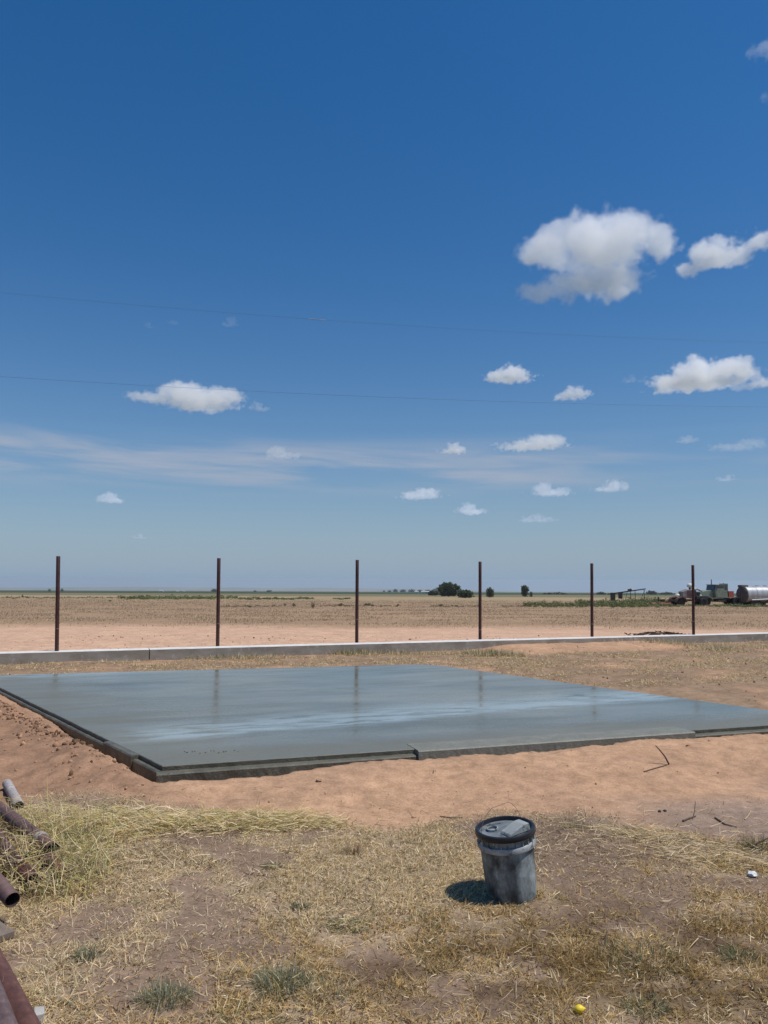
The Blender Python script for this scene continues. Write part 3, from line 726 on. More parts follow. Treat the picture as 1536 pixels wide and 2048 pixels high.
twig([(1366, 1644, 0), (1380, 1638, 0), (1392, 1634, 0)], 0.007, M_TWIG, 'short dark stick lying at the foot of the forked stalk')
twig([(1430, 1637, 0), (1450, 1650, 0), (1474, 1656, 0)], 0.006, M_TWIG, 'dark curved stick on grey soil at the right')
twig([(1145, 1645, 0), (1160, 1642, 0), (1171, 1636, 0), (1172, 1625, 1)], 0.004, M_STALK, 'curled pale stalk on the soil right of the bucket', 'stalk', 'dry_stalk')
twig([(1340, 1268, 0), (1345, 1267, 0)], 0.02, M_TWIG, 'x') if False else None
twig([(1213, 1650, 0), (1225, 1640, 0), (1240, 1632, 0)], 0.003, M_TWIG, 'thin twig lying between bucket and grey soil') if False else None
twig([(1500, 1700, 0), (1512, 1690, 1), (1524, 1684, 1), (1536, 1678, 1)], 0.006, M_TWIG, 'dark crooked branch rising in the weed at the right edge', 'branch', 'branch')
twig([(1430, 1684, 0), (1450, 1690, 0), (1470, 1687, 0), (1490, 1692, 0)], 0.005, M_TWIG, 'dark twig lying left of the leafy weed at the right edge')
twig([(1490, 1640, 0), (1497, 1632, 0), (1502, 1622, 0)], 0.004, M_STALK, 'pale short stalk on grey soil near the right edge', 'stalk', 'dry_stalk')
twig([(880, 1634, 0), (905, 1637, 0), (925, 1636, 0)], 0.0045, M_TWIG, 'thin straight dark twig lying left of the bucket lid at the sand edge')
twig([(866, 1548, 0), (867, 1541, 1)], 0.004, M_TWIG, 'tiny upright twig in the sand between slab and bucket')
twig([(720, 1892, 0), (735, 1882, 0), (752, 1876, 0)], 0.003, M_STALK, 'short pale stalk lying on the lawn below the olive patch', 'stalk', 'dry_stalk')
twig([(835, 1934, 0), (840, 1927, 0), (842, 1922, 0)], 0.005, M_STALK, 'short thick pale stalk in the lawn right of the blue green tuft', 'stalk', 'dry_stalk')
twig([(1210, 1892, 0), (1212, 1875, 1), (1215, 1862, 1)], 0.0045, M_STALK, 'pale standing stalk in the lawn right of the bucket shadow', 'stalk', 'dry_stalk')
# brush pile behind the wall
def brush(px, py, w, h, n, label, seed=1, dist=None, mat=M_TWIG):
    p = on_ground(px, py) if dist is None else at_depth(px, py, dist); rnd = random.Random(seed)
    b = MB()
    for i in range(n):
        a = rnd.random() * 6.28; c = Vector((rnd.gauss(0, w * 0.28), rnd.gauss(0, w * 0.15), 0)); L = w * (0.1 + 0.25 * rnd.random())
        z0 = h * rnd.random() * max(0, 1 - abs(c.x) / (w * .6)); L *= 0.45; d = Vector((math.cos(a) * L, math.sin(a) * L * .6, h * rnd.uniform(-.3, .5)))
        q = [c + Vector((0, 0, z0 + .01)) - d / 2, c + Vector((rnd.gauss(0, .02), 0, z0 + h * .12)), c + Vector((0, 0, z0 + .01)) + d / 2]
        b.tube(q, rnd.uniform(0.006, 0.02), 4)
    o = b.build('brush_pile', mat); o.location = p; return put(o, label, 'brush')
brush(1322, 1271, 1.5, 0.10, 150, 'low pile of dark brushwood on the sand just behind the wall', 4)['kind'] = 'stuff'

# pebbles and clods scattered (beyond counting)
def clods():
    rng = np.random.default_rng(5)
    ico = bmesh.new(); bmesh.ops.create_icosphere(ico, subdivisions=1, radius=1.0)
    iv = np.array([v.co[:] for v in ico.verts]); fi = np.array([[v.index for v in f.verts] for f in ico.faces])
    N = 9000
    x = rng.uniform(-9, 11, N); y = rng.uniform(3, 22, N)
    lawn, bare, litter, rough, grey, n1, n2, n3, dw = soil_maps(x, y)
    out = np.maximum.reduce(slab_sd(x, y)); dl = slab_sd(x, y)[3]
    w = 0.30 + 1.6 * rough * np.exp(-np.clip(dl, 0, 9) / 0.5) + 0.35 * litter + 0.25 * rough
    keep = (out > 0.12) & (rng.random(N) < w); x = x[keep]; y = y[keep]; rough = rough[keep]
    # extra along the trench
    m = 700; s = rng.random(m) ** 0.8; e = FL + (BL - FL) * s[:, None] * 0.95 + NL * (0.20 + np.abs(rng.normal(0, 0.16, m)))[:, None]
    x = np.append(x, e[:, 0]); y = np.append(y, e[:, 1]); rough = np.append(rough, np.ones(m))
    n = len(x); z = ground_z(x, y); r = (0.0025 + 0.009 * rng.random(n) ** 4) * (1 + 0.9 * rough) * (0.7 + y / 14)
    V = iv[None] * r[:, None, None] * rng.uniform(0.5, 1.5, (n, 1, 3)) * rng.uniform(0.55, 1.45, (n, len(iv), 1)) + np.stack([x, y, z + r * 0.2], -1)[:, None]
    F = fi[None] + (np.arange(n) * len(iv))[:, None, None]
    base = np.array([.36, .215, .13]) * rng.uniform(0.35, 1.25, (n, 1)); col = np.repeat(base, len(iv), 0)
    o = fast_mesh('soil_clods', V.reshape(-1, 3), F.ravel(), np.full(n * len(fi), 3), tone_mat('clod_earth', 0.95, 0.1), col)
    put(o, kind='stuff', label='small clods and crumbs of dirt scattered over the sand', cat='dirt')
clods()

# ================================================================== GRASS AND STRAW
M_BLADE = tone_mat('dry_blades', 0.7, 0.2, translucent=0.36)
def blades(name, x, y, z, length, width, az, tilt, curl, col, mat=M_BLADE, segs=2, roll=None, parent=None):
    """every blade is a narrow tapering strip that bends as it goes"""
    n = len(x); rng = np.random.default_rng(n)
    dirx = np.sin(az); diry = np.cos(az)
    rr = rng.uniform(-0.9, 0.9, n) if roll is None else roll
    sx = np.cos(az) * np.cos(rr); sy = -np.sin(az) * np.cos(rr); sz = np.sin(rr)
    p = np.stack([x, y, z], -1); rows = [p.copy()]; t = tilt.copy()
    for k in range(segs):
        L = length / segs
        p = p + np.stack([dirx * np.sin(t) * L, diry * np.sin(t) * L, np.cos(t) * L], -1); rows.append(p.copy()); t = t + curl
    S = np.stack([sx, sy, sz], -1) * width[:, None] * 0.5
    V = []
    for k in range(segs): V += [rows[k] - S * (1 - 0.25 * k), rows[k] + S * (1 - 0.25 * k)]
    V.append(rows[segs]); V = np.stack(V, 1); m = V.shape[1]
    base = (np.arange(n) * m)[:, None]; parts = []
    quads = np.concatenate([base + np.array([[2 * k, 2 * k + 1, 2 * k + 3, 2 * k + 2]]) for k in range(segs - 1)], 1) if segs > 1 else np.zeros((n, 0), int)
    tri = base + np.array([[2 * segs - 2, 2 * segs - 1, 2 * segs]])
    F = np.concatenate([quads, tri], 1).ravel(); nper = np.tile(np.array([4] * (segs - 1) + [3]), n)
    C = np.repeat(col, m, 0)
    return fast_mesh(name, V.reshape(-1, 3), F, nper, mat, C, parent=parent)

PAL = np.array([[.70, .54, .30], [.80, .67, .44], [.62, .42, .16], [.42, .32, .19], [.27, .275, .18], [.22, .12, .065], [.15, .19, .07], [.54, .50, .18]])
def pick(rng, n, w):
    w = np.asarray(w, float)
    if w.shape[-1] < len(PAL): w = np.concatenate([w, np.zeros(w.shape[:-1] + (len(PAL) - w.shape[-1],))], -1)
    w = w / w.sum(-1, keepdims=True); c = np.cumsum(w, -1)
    if c.ndim == 1: c = np.tile(c, (n, 1))
    return (rng.random(n)[:, None] > c).sum(-1).clip(0, len(PAL) - 1)

def lawn_blades():
    rng = np.random.default_rng(11); N = 1000000
    # density falls with distance so that near blades are many
    y = 2.2 + 3.7 * rng.random(N) ** 1.0; x = rng.uniform(-1, 1, N) * (0.45 + 0.53 * y)
    lawn, bare, litter, rough, grey, n1, n2, n3, dw = soil_maps(x, y)
    p1 = fbm(x, y, 0.22, 3, 101); p2 = fbm(x, y, 0.6, 3, 102); p3 = fbm(x, y, 1.6, 2, 103); p4 = fbm(x, y, 0.07, 2, 104)
    dens = lawn * (1 - 0.85 * bare) * (0.10 + sstep(0.33, 0.55, 0.35 * p1 + 0.65 * p4)) * (0.5 + 0.5 * sstep(0.36, 0.6, p2))
    dens = dens + 0.02 * sstep(6.2, 5.0, y)
    keep = rng.random(N) < dens * 0.95; x, y, p1, p2, p3, n1 = [q[keep] for q in (x, y, p1, p2, p3, n1)]; n = len(x)
    z = ground_z(x, y) - 0.002
    ochre = sstep(0.48, 0.62, p3 + 0.15 * (p2 - .5) + 0.10 * (x - 0.5) / 2 - 0.12 * (y - 3.8)); green = sstep(0.60, 0.74, p2) ; leftgrey = sstep(-0.3, -1.5, x) * sstep(3.9, 3.0, y)
    w = np.stack([3 - 1.2 * ochre, 2.4 - 2.0 * ochre + 1.5 * leftgrey, 0.5 + 2.6 * ochre, 1.4 + 0 * x, 0.35 + 2.2 * leftgrey * green + 0.9 * leftgrey, 0.35 + 0.7 * ochre, 0.02 + 0.9 * green * ochre], -1)
    k = pick(rng, n, w); col = PAL[k] * rng.uniform(0.72, 1.3, (n, 1))
    L = rng.gamma(3.0, 0.008, n).clip(0.010, 0.075) * (1 + 1.0 * leftgrey); wd = rng.uniform(0.0018, 0.0038, n) * (0.75 + y / 8)
    az = rng.uniform(0, 6.283, n); az = np.where(rng.random(n) < 0.35, 1.9 + rng.normal(0, 0.6, n) + 2.5 * (n1 - .5), az)
    dz = damp(x, y); col = col * (1 - dz[:, None] * np.array([[.38, .43, .54]])); tilt = np.clip(rng.normal(1.18, 0.36, n), 0.05, 1.60); curl = rng.normal(0.15, 0.35, n)
    o = blades('dry_lawn', x, y, z, L, wd, az, tilt, curl, col)
    put(o, kind='stuff', label='matted dry yellowed lawn covering the foreground', cat='grass')
    return n
n_lawn = lawn_blades()

def scatter(name, label, n, area, L, wd, tilt, palw, seed, cat='straw', azm=None, azs=1.0, lift=0.01, curls=0.25, bright=1.0, test=None, segs=2):
    rng = np.random.default_rng(seed); x, y = area(rng, n)
    if test is not None:
        k = rng.random(len(x)) < test(x, y); x = x[k]; y = y[k]
    n = len(x); z = ground_z(x, y) + rng.random(n) ** 2 * lift
    az = rng.uniform(0, 6.283, n) if azm is None else azm + rng.normal(0, azs, n) + np.where(rng.random(n) < .5, 0, math.pi)
    o = blades(name, x, y, z, rng.uniform(*L, n), rng.uniform(*wd, n), az, np.clip(rng.normal(tilt[0], tilt[1], n), 0.05, 1.6), rng.normal(0.05, curls, n), PAL[pick(rng, n, palw)] * rng.uniform(0.7, 1.25, (n, 1)) * bright, segs=segs)
    return put(o, label, cat, kind='stuff')
def blob(pts):
    """gaussian blobs given by photograph points: (px, py, sx, sy) in metres"""
    C = []
    for px, py, sx, sy in pts:
        p = surf(px, py); C.append((p.x, p.y, sx, sy))
    C = np.array(C)
    def f(rng, n):
        k = rng.integers(0, len(C), n); return C[k, 0] + rng.normal(0, 1, n) * C[k, 2], C[k, 1] + rng.normal(0, 1, n) * C[k, 3]
    return f
scatter('straw_windrow', 'yellow cut straw raked along the edge of the sand, left of the middle', 6500,
        blob([(230, 1655, .28, .10), (330, 1652, .26, .09), (420, 1648, .26, .08), (500, 1645, .26, .08), (560, 1650, .2, .07), (160, 1640, .25, .12)]),
        (0.04, 0.17), (0.003, 0.006), (1.45, 0.18), [3, 4, 1.2, .4, .3, .1, .2, 3], 21, azm=1.45, azs=0.6, lift=0.05, bright=1.0)
scatter('straw_windrow', 'pale loose straw raked to the right of the bucket', 1100,
        blob([(1290, 1672, .22, .07), (1350, 1690, .22, .10), (1400, 1715, .22, .10), (1450, 1720, .2, .08), (1240, 1665, .2, .06)]),
        (0.04, 0.16), (0.0025, 0.0045), (1.47, 0.14), [3, 3, .6, 1.5, .8, .2, .15], 22, azm=1.7, azs=0.6, lift=0.035)
scatter('loose_stalks', 'long loose stalks lying across the dry lawn', 1500, lambda r, n: (r.uniform(-2.6, 3.2, n), r.uniform(2.4, 5.6, n)),
        (0.05, 0.16), (0.0022, 0.004), (1.5, 0.10), [3, 3, 1, 1, .5, .2, .1], 23, lift=0.02)
lw = lambda x, y: soil_maps(x, y)[0] * (1 - .6 * soil_maps(x, y)[1])
scatter('cut_straw', 'bright short pieces of cut straw lying loose over the lawn', 12000, lambda r, n: (r.uniform(-2.6, 3.2, n), r.uniform(2.3, 5.6, n)),
        (0.015, 0.055), (0.0022, 0.0042), (1.42, 0.2), [3, 4, .6, .3, .2, 0, 0], 29, lift=0.022, bright=1.12, test=lw, curls=.4)
scatter('gap_thatch', 'dark thatch bits standing in for the shaded gaps between the lawn blades', 26000, lambda r, n: (r.uniform(-2.6, 3.2, n), r.uniform(2.3, 5.6, n)),
        (0.012, 0.045), (0.003, 0.006), (1.4, 0.2), [0, 0, .3, 1, .2, 3, .3], 30, lift=0.012, bright=.5, test=lambda x, y: lw(x, y) * sstep(.4, .6, fbm(x, y, .18, 3, 131)), curls=.4)  # shade between the blades is put into these dark bits
# weeds and stems over the pipes
scatter('weed_heap', 'tangle of yellow green weeds and stems grown over the pipe heap', 5000,
        blob([(80, 1680, .14, .08), (110, 1665, .16, .08), (150, 1690, .12, .09), (60, 1725, .12, .05), (90, 1735, .14, .08), (150, 1760, .10, .08), (170, 1720, .09, .09), (20, 1665, .12, .05), (90, 1790, .14, .06)]),
        (0.04, 0.17), (0.0028, 0.0055), (1.1, 0.4), [3.4, 1.8, .9, .5, 1.0, .2, 1.2, 3.2], 24, cat='weeds', lift=0.10, curls=0.5, segs=3)
scatter('long_stems', 'long yellow stems sprawling out of the weed heap', 260,
        blob([(60, 1690, .25, .15), (130, 1680, .22, .12), (100, 1750, .25, .12), (160, 1740, .2, .1), (40, 1800, .2, .1)]),
        (0.2, 0.48), (0.004, 0.007), (1.25, 0.22), [3, 3, 1, .6, .4, .1, .6, 4], 25, cat='stems', lift=0.13, curls=0.22, segs=5, azm=1.9, azs=0.7)
scatter('straw_bits', 'scattered bits of straw and twig on the bare sand', 900, lambda r, n: (r.uniform(-4, 6, n), r.uniform(5.0, 9.0, n)),
        (0.02, 0.09), (0.003, 0.005), (1.5, 0.12), [1, .6, .5, 2, .2, 3, .1], 28, lift=0.008, bright=.7, test=lambda x, y: (np.maximum.reduce(slab_sd(x, y)) > .12) * (.25 + .75 * (y < 6)))
scatter('straw_over_pipes', 'tangled dry straw fallen across the pipes of the heap', 1100, blob([(40, 1655, .12, .05), (70, 1750, .10, .05), (15, 1720, .10, .05), (10, 1775, .07, .04), (100, 1700, .08, .05)]),
        (0.07, 0.2), (0.003, 0.005), (1.45, 0.25), [3.4, 2, 1.4, 1, .4, .4, .2, 2], 33, cat='straw', lift=0.19, curls=.3, segs=4)
# strip between slab and wall, and the right side
def behind(rng, n): 
    s = rng.uniform(-5, 19, n); w = rng.uniform(0.02, 6.2, n); return WA[0] + WD[0] * s + WN[0] * w, WA[1] + WD[1] * s + WN[1] * w
def lit(x, y):
    m = soil_maps(x, y); out = np.maximum.reduce(slab_sd(x, y)); return m[2] * (out > 0.12) * sstep(0.38, 0.60, fbm(x, y, 0.5, 3, 111)) 
scatter('dry_grass_litter', 'dry grass and litter between the slab and the low wall', 150000, behind, (0.025, 0.085), (0.004, 0.010), (1.2, 0.35), [3, 2, 1.1, 2, 1.2, .9, .35], 26, cat='grass', test=lit, lift=0.02)
scatter('wall_grass', 'green and straw tufts growing at the foot of the wall on the right', 5200,
        blob([(955, 1308, .3, .10), (1010, 1312, .2, .1), (1260, 1283, .5, .08), (1340, 1287, .6, .12), (1420, 1282, .5, .1), (1500, 1282, .5, .1), (990, 1313, .3, .1), (770, 1308, .6, .08), (700, 1310, .3, .08), (1430, 1300, .35, .3), (450, 1318, .5, .1)]),
        (0.05, 0.17), (0.006, 0.012), (0.6, 0.35), [2, 1.5, .5, 1, 2.2, .2, 2.0], 27, cat='grass', lift=0.01)

# individual weed clumps
def clump(px, py, n, spread, L, palw, label, seed, tilt=(0.7, 0.4), wd=(0.002, 0.004), cat='weed', name='weed_clump', group=None, bright=1.0, segs=3, p=None):
    rng = np.random.default_rng(seed); p = p or surf(px, py); root = Vector(p)
    ra = spread * 1.5 * rng.random(n) ** 0.6; ta = rng.random(n) * 6.283; x = ra * np.cos(ta); y = ra * np.sin(ta) * 0.8
    z = ground_z(x + root.x, y + root.y) - root.z if root.y < 26 else np.zeros(n)
    az = np.arctan2(x, y) + rng.normal(0, 0.9, n)
    o = blades(name, x, y, z, rng.uniform(*L, n), rng.uniform(*wd, n), az, np.clip(rng.normal(tilt[0], tilt[1], n), 0.02, 1.5), rng.normal(0.2, 0.2, n), PAL[pick(rng, n, palw)] * rng.uniform(0.65, 1.2, (n, 1)) * bright, segs=segs)
    o.location = root; return put(o, label, cat, group)
GREEN = [.3, .2, .1, .3, 2, .1, 3]; BLUE = [.3, .5, 0, .3, 6, 0, 1]; RED = [.4, .2, .4, .5, .3, 3, .5]
clump(562, 1968, 700, .075, (.03, .08), BLUE, 'blue green grass tuft low in the foreground, left of the middle', 31)
clump(640, 1985, 420, .09, (.02, .06), [.8, 1, 0, .5, 3, .3, .5], 'thin greyish grass tuft just right of the blue green one', 32)
clump(330, 2000, 520, .07, (.03, .08), BLUE, 'blue green grass tuft near the bottom edge, left', 33)
clump(696, 1852, 620, .07, (.012, .035), [.6, .4, .4, .3, 1, .1, 4], 'round flat olive green weed patch in the middle of the lawn', 34, (1.1, .3))
clump(706, 1706, 160, .03, (.03, .08), RED, 'reddish spreading weed with dark heart above the lawn middle', 35)
clump(545, 1734, 260, .04, (.015, .04), GREEN, 'dark green low weed left of the reddish one', 36, (1.1, .3), bright=.7)
clump(601, 1815, 220, .035, (.015, .04), GREEN, 'small dark green weed between two lawn patches', 37, (1.0, .3), bright=.7)
clump(172, 1915, 200, .03, (.03, .08), BLUE, 'small bluish sprout below the pipe heap', 38)
clump(1285, 1925, 700, .13, (.02, .06), [.6, .3, .8, .4, .8, .3, 2.4], 'dark green weedy patch in the lawn below the bucket, right', 39, bright=.8)['kind'] = 'stuff'
clump(1475, 1915, 260, .06, (.02, .05), GREEN, 'small green weed at the right edge of the lawn', 40, bright=.8)
clump(1290, 2020, 260, .06, (.02, .06), GREEN, 'green sprig near the bottom edge right of the lemon', 41, bright=.85)
clump(1520, 1695, 420, .09, (.03, .09), [.4, .2, .1, .6, 1.5, 1, 2.5], 'dark leafy weed at the right edge above the white cup', 42, bright=.6)
clump(1150, 1655, 240, .06, (.02, .05), [1, 1, .2, 1, 2, .3, .8], 'grey green weed behind the bucket to the right', 43, bright=.8)
clump(145, 1700, 200, .04, (.08, .20), GREEN, 'tall thin weed standing at the right side of the pipe heap', 44, (.3, .2))
clump(150, 1745, 700, .10, (.05, .12), BLUE, 'feathery blue green weed at the foot of the pipe heap', 45, (.9, .35))

# ================================================================== FIELD
def leaf_cloud(blobs, n, size, seed, dark=(.030, .042, .018), light=(.085, .105, .042)):
    """quads spread through ellipsoids: blobs = (cx, cy, cz, rx, ry, rz)"""
    rng = np.random.default_rng(seed); B = np.array(blobs, float); vol = (B[:, 3] * B[:, 5]) ** 1.0; pr = vol / vol.sum()
    k = rng.choice(len(B), n, p=pr); d = rng.normal(0, 1, (n, 3)); d /= np.linalg.norm(d, axis=1)[:, None]
    rad = rng.random(n) ** 0.45
    lump = 1 + 0.22 * np.sin(d[:, 0] * 5 + k) * np.cos(d[:, 2] * 6 + 2 * k)
    c = B[k, :3] + d * B[k, 3:] * (rad * lump)[:, None]
    u = rng.normal(0, 1, (n, 3)); u /= np.linalg.norm(u, axis=1)[:, None]; w = np.cross(u, rng.normal(0, 1, (n, 3))); w /= np.linalg.norm(w, axis=1)[:, None]
    s = size * rng.uniform(0.5, 1.4, n)[:, None]
    V = np.stack([c - u * s - w * s * .5, c + u * s - w * s * .35, c + u * s * .8 + w * s * .5, c - u * s * .7 + w * s * .6], 1)
    clump = fbm(c[:, 0] * 3 + 50, c[:, 2] * 3, max(size * 8, .01), 2, seed)
    t = (rng.random(n) * 0.5 + clump * 0.5)[:, None]
    col = np.array(dark) * (1 - t) + np.array(light) * t
    return V.reshape(-1, 3), np.arange(n * 4), np.full(n, 4), np.repeat(col, 4, 0)
def _n(): pass
M_LEAF = tone_mat('leaves', 0.65, 0.25, translucent=0.2)
M_BARK = worn('tree_bark', (.045, .035, .028), (.09, .07, .055), 3.0, 0.9)
def tree(px, py, wpx, hpx, label, seed, lobes=5, leaves=1400, cat='tree', group='trees on the plain', p=None, trunk=0.22, name='tree', light=(.085, .105, .042), dark=(.030, .042, .018)):
    p = p or on_ground(px, py); m = p.y / FPX; w = wpx * m; h = hpx * m; rnd = random.Random(seed)
    root = empty(name, p, label=label, cat=cat, group=group)
    bl = []
    for i in range(lobes):
        a = (i + 0.5) / lobes * 2 - 1; ex = math.sqrt(max(0.05, 1 - a * a))
        bl.append((a * w * 0.34, rnd.uniform(-.15, .15) * w, h * (trunk + (1 - trunk) * ((0.32 if wpx > 12 and hpx > 12 else 0.2) + 0.25 * ex * rnd.uniform(.7, 1.2))), w * rnd.uniform(.17, .26), w * .22, h * (1 - trunk) * rnd.uniform(.28, .42)))
    bl.append((0, 0, h * (trunk + (1 - trunk) * .5), w * .3, w * .25, h * (1 - trunk) * .44))
    for i in range(3): bl.append(((i - 1) * w * .2, 0, h * .22, w * .2, w * .2, h * .24))
    V, F, nper, C = leaf_cloud(bl, leaves, max(w, h) * 0.045, seed, dark, light)
    V[:, 2] = np.maximum(V[:, 2], 0.02 * h)
    fast_mesh('crown', V, F, nper, M_LEAF, C, parent=root)
    b = MB(); b.tube([(0, 0, -0.2), (w * .01, 0, h * trunk), (w * .03, 0, h * .55)], [w * .035, w * .028, w * .01], 8)
    for s in (-1, 1): b.tube([(0, 0, h * trunk * .8), (s * w * .12, 0, h * .45), (s * w * .24, 0, h * .6)], [w * .022, w * .015, w * .006], 6)
    b.build('trunk', M_BARK, root, smooth=True)
    return root
tree(897, 1193, 44, 30, 'big round dark tree, tallest on the plain, right of the centre', 1, 6, 2600, trunk=.10)
tree(930, 1196, 38, 17, 'lower dark spreading tree touching the big round one on its right', 2, 5, 1500, trunk=.05)
tree(868, 1191, 30, 11, 'small flat dark bush tree just left of the big round tree', 3, 4, 900, trunk=.05)
tree(980, 1195, 21, 22, 'slim ragged tree just right of the fourth post', 4, 3, 900, trunk=.12)
tree(1050, 1194, 19, 26, 'dark upright tree alone right of the fourth post', 5, 3, 1000, trunk=.12)
tree(1062, 1194, 9, 12, 'small rounded side tree at the right foot of the dark upright tree', 6, 2, 400, trunk=.3)
tree(947, 1194.5, 8, 5, 'tiny bush between the spreading tree and the fourth post', 7, 2, 200, trunk=.02)
tree(99, 1183, 9, 6, 'tiny distant tree left of the leftmost post', 8, 2, 300, trunk=.1)
tree(124, 1183, 9, 7, 'tiny distant tree right of the leftmost post', 9, 2, 300, trunk=.1)
tree(428, 1183.5, 17, 7, 'distant tree clump behind the second post', 10, 4, 400, trunk=.05)
tree(510, 1184, 9, 4, 'distant low tree right of the second post', 11, 2, 200, trunk=.05)
tree(538, 1184, 13, 4.5, 'distant low wide tree farther right of the second post', 12, 3, 250, trunk=.05)
tree(1202, 1189, 20, 6, 'distant low tree clump beside the fifth post', 13, 4, 400, trunk=.05)
tree(1303, 1189, 26, 8, 'distant rounded tree clump beyond the steel frame', 14, 4, 600, trunk=.05)
tree(1334, 1189, 32, 4.5, 'distant long low tree clump left of the rusty truck', 15, 5, 500, trunk=.05)
tree(1134, 1189, 5, 3, 'speck of a tree on the horizon left of the fifth post', 16, 2, 120, trunk=.05)
tree(1110, 1188.5, 50, 2.6, 'long thin hedge of trees on the horizon beyond the green weeds', 17, 8, 500, trunk=.02)
for i, (px, w, h) in enumerate(((768, 7, 5), (779, 10, 5), (791, 14, 8), (806, 16, 7), (823, 18, 7), (840, 14, 6), (855, 16, 6), (873, 22, 9))):
    tree(px, 1184.6, w, h, ['leftmost small tree of the far row left of the big round tree', 'second tree from the left in the far tree row', 'third tree in the far row, tallest of its left half',
         'fourth tree of the far row, middle', 'fifth tree of the far row, wide', 'sixth tree of the far row, above the white barn', 'seventh tree of the far row, right of the white barn', 'last tree of the far row, partly behind the big round tree'][i], 50 + i, 3, 300, group='far tree row', trunk=.05)
# shrubs standing in the stubble
for i, (px, py, w, h, lb) in enumerate(((626, 1216, 13, 14, 'dark green upright shrub right of the middle of the stubble, nearest one'), (588, 1213, 12, 9, 'green shrub left of the dark upright shrub'),
        (570, 1212, 9, 8, 'small brown green shrub at the left of the pair'), (682, 1212, 17, 6, 'low green shrub left of the third post'), (735, 1211, 22, 5, 'low green shrub right of the third post'),
        (745, 1212, 9, 4, 'small low weed right of the third post'), (882, 1212, 14, 5, 'low weed below the big round tree'), (45, 1195, 5, 8, 'small green bush left of the leftmost post'), (14, 1196, 7, 5, 'small dark bush at the left edge of the field'),
        (220, 1203, 8, 4, 'small dark tumbleweed in the left field'), (762, 1215, 3, 8, 'thin dead stem right of the third post'), (958, 1212, 7, 5, 'small weed beside the fourth post'),
        (248, 1196, 9, 6, 'small green bush at the left end of the green row'), (500, 1215, 12, 5, 'low dull shrub between the second post and the upright shrub'), (796, 1211, 8, 4, 'tiny weed halfway between third post and big tree'))):
    tree(px, py, w, h, lb, 80 + i, 2, 220, cat='shrub', group='shrubs dotted over the stubble field', trunk=.0, name='shrub', light=(.17, .19, .08), dark=(.07, .085, .04))
def weed_row(name, label, pts, n, seed, hgt, light=(.20, .23, .085), dark=(.085, .11, .045), size=None):
    rng = np.random.default_rng(seed); V = []; F = []; N = []; C = []; off = 0
    for (x0, py, x1, h) in pts:
        k = max(3, int((x1 - x0) / 5))
        for i in range(k):
            p = on_ground(x0 + (x1 - x0) * (i + rng.random()) / k, py + rng.normal(0, .7)); m = p.y / FPX
            r = 5 * m; hh = h * m * rng.uniform(.35, 1.1)
            v, f, c, col = leaf_cloud([(p.x, p.y, p.z + hh * .4, r * 1.1, r * 2.0, hh * .6)], n, (size or .55) * m * 2, seed * 100 + i, dark, light)
            V.append(v); F.append(f + off); N.append(c); C.append(col * rng.uniform(.75, 1.25)); off += len(v)
    o = fast_mesh(name, np.concatenate(V), np.concatenate(F), np.concatenate(N), M_LEAF, np.concatenate(C)); return put(o, label, 'weeds', kind='stuff')
weed_row('weed_row', 'long row of green weeds across the left field', [(240, 1196.5, 300, 4), (255, 1197.5, 480, 7), (290, 1197, 430, 7), (480, 1198, 535, 5), (535, 1198, 625, 5), (670, 1198, 700, 3)], 60, 3, 0)
weed_row('weed_patch', 'patch of tall green weeds around the parked farm machinery', [(1045, 1213, 1140, 11), (1060, 1210, 1110, 9), (1085, 1213, 1340, 9), (1130, 1212, 1290, 12), (1150, 1208, 1300, 14), (1160, 1210, 1330, 12), (1225, 1214, 1290, 12), (1250, 1205, 1320, 12), (1290, 1205, 1340, 9)], 70, 4, 0)
weed_row('weed_fringe', 'green weeds fringing the trucks and the tank', [(1340, 1212, 1400, 4), (1420, 1213, 1545, 6), (1450, 1206, 1540, 9), (1440, 1203, 1475, 10), (1460, 1213, 1545, 6)], 60, 5, 0)
weed_row('field_weeds', 'faint low weeds in broken lines over the stubble', [(440, 1213, 560, 3), (640, 1212, 800, 2.5), (860, 1213, 960, 2.5), (0, 1196, 240, 2.5), (1000, 1213, 1060, 2.5)], 18, 6, 0, light=(.24, .20, .12), dark=(.15, .125, .075))

def stubble():
    rng = np.random.default_rng(61); N = 170000
    y = 26 * (170 / 26) ** (rng.random(N) ** 0.9); x = rng.uniform(-0.62, 0.62, N) * y
    w = fbm(x, y, 2.5, 4, 62); keep = rng.random(N) < sstep(25, 36, y + 5 * (w - .5)) * sstep(0.35, 0.62, w) + 0.04; x = x[keep]; y = y[keep]; n = len(x)
    s = y / 60
    ch = np.array([[.42, .31, .20], [.33, .235, .15], [.27, .19, .125], [.52, .41, .27]])[rng.integers(0, 4, n)] * rng.uniform(.7, 1.2, (n, 1))
    o = blades('stubble', x, y, terrain(y) - 0.01, rng.uniform(.05, .13, n) * (0.6 + s * .4), rng.uniform(.012, .03, n) * (.5 + s), rng.uniform(0, 6.28, n), np.clip(rng.normal(.8, .4, n), .05, 1.5), rng.normal(.1, .2, n), ch)
    put(o, 'straw coloured crop stubble over the field beyond the sand road', 'stubble', kind='stuff')
stubble()

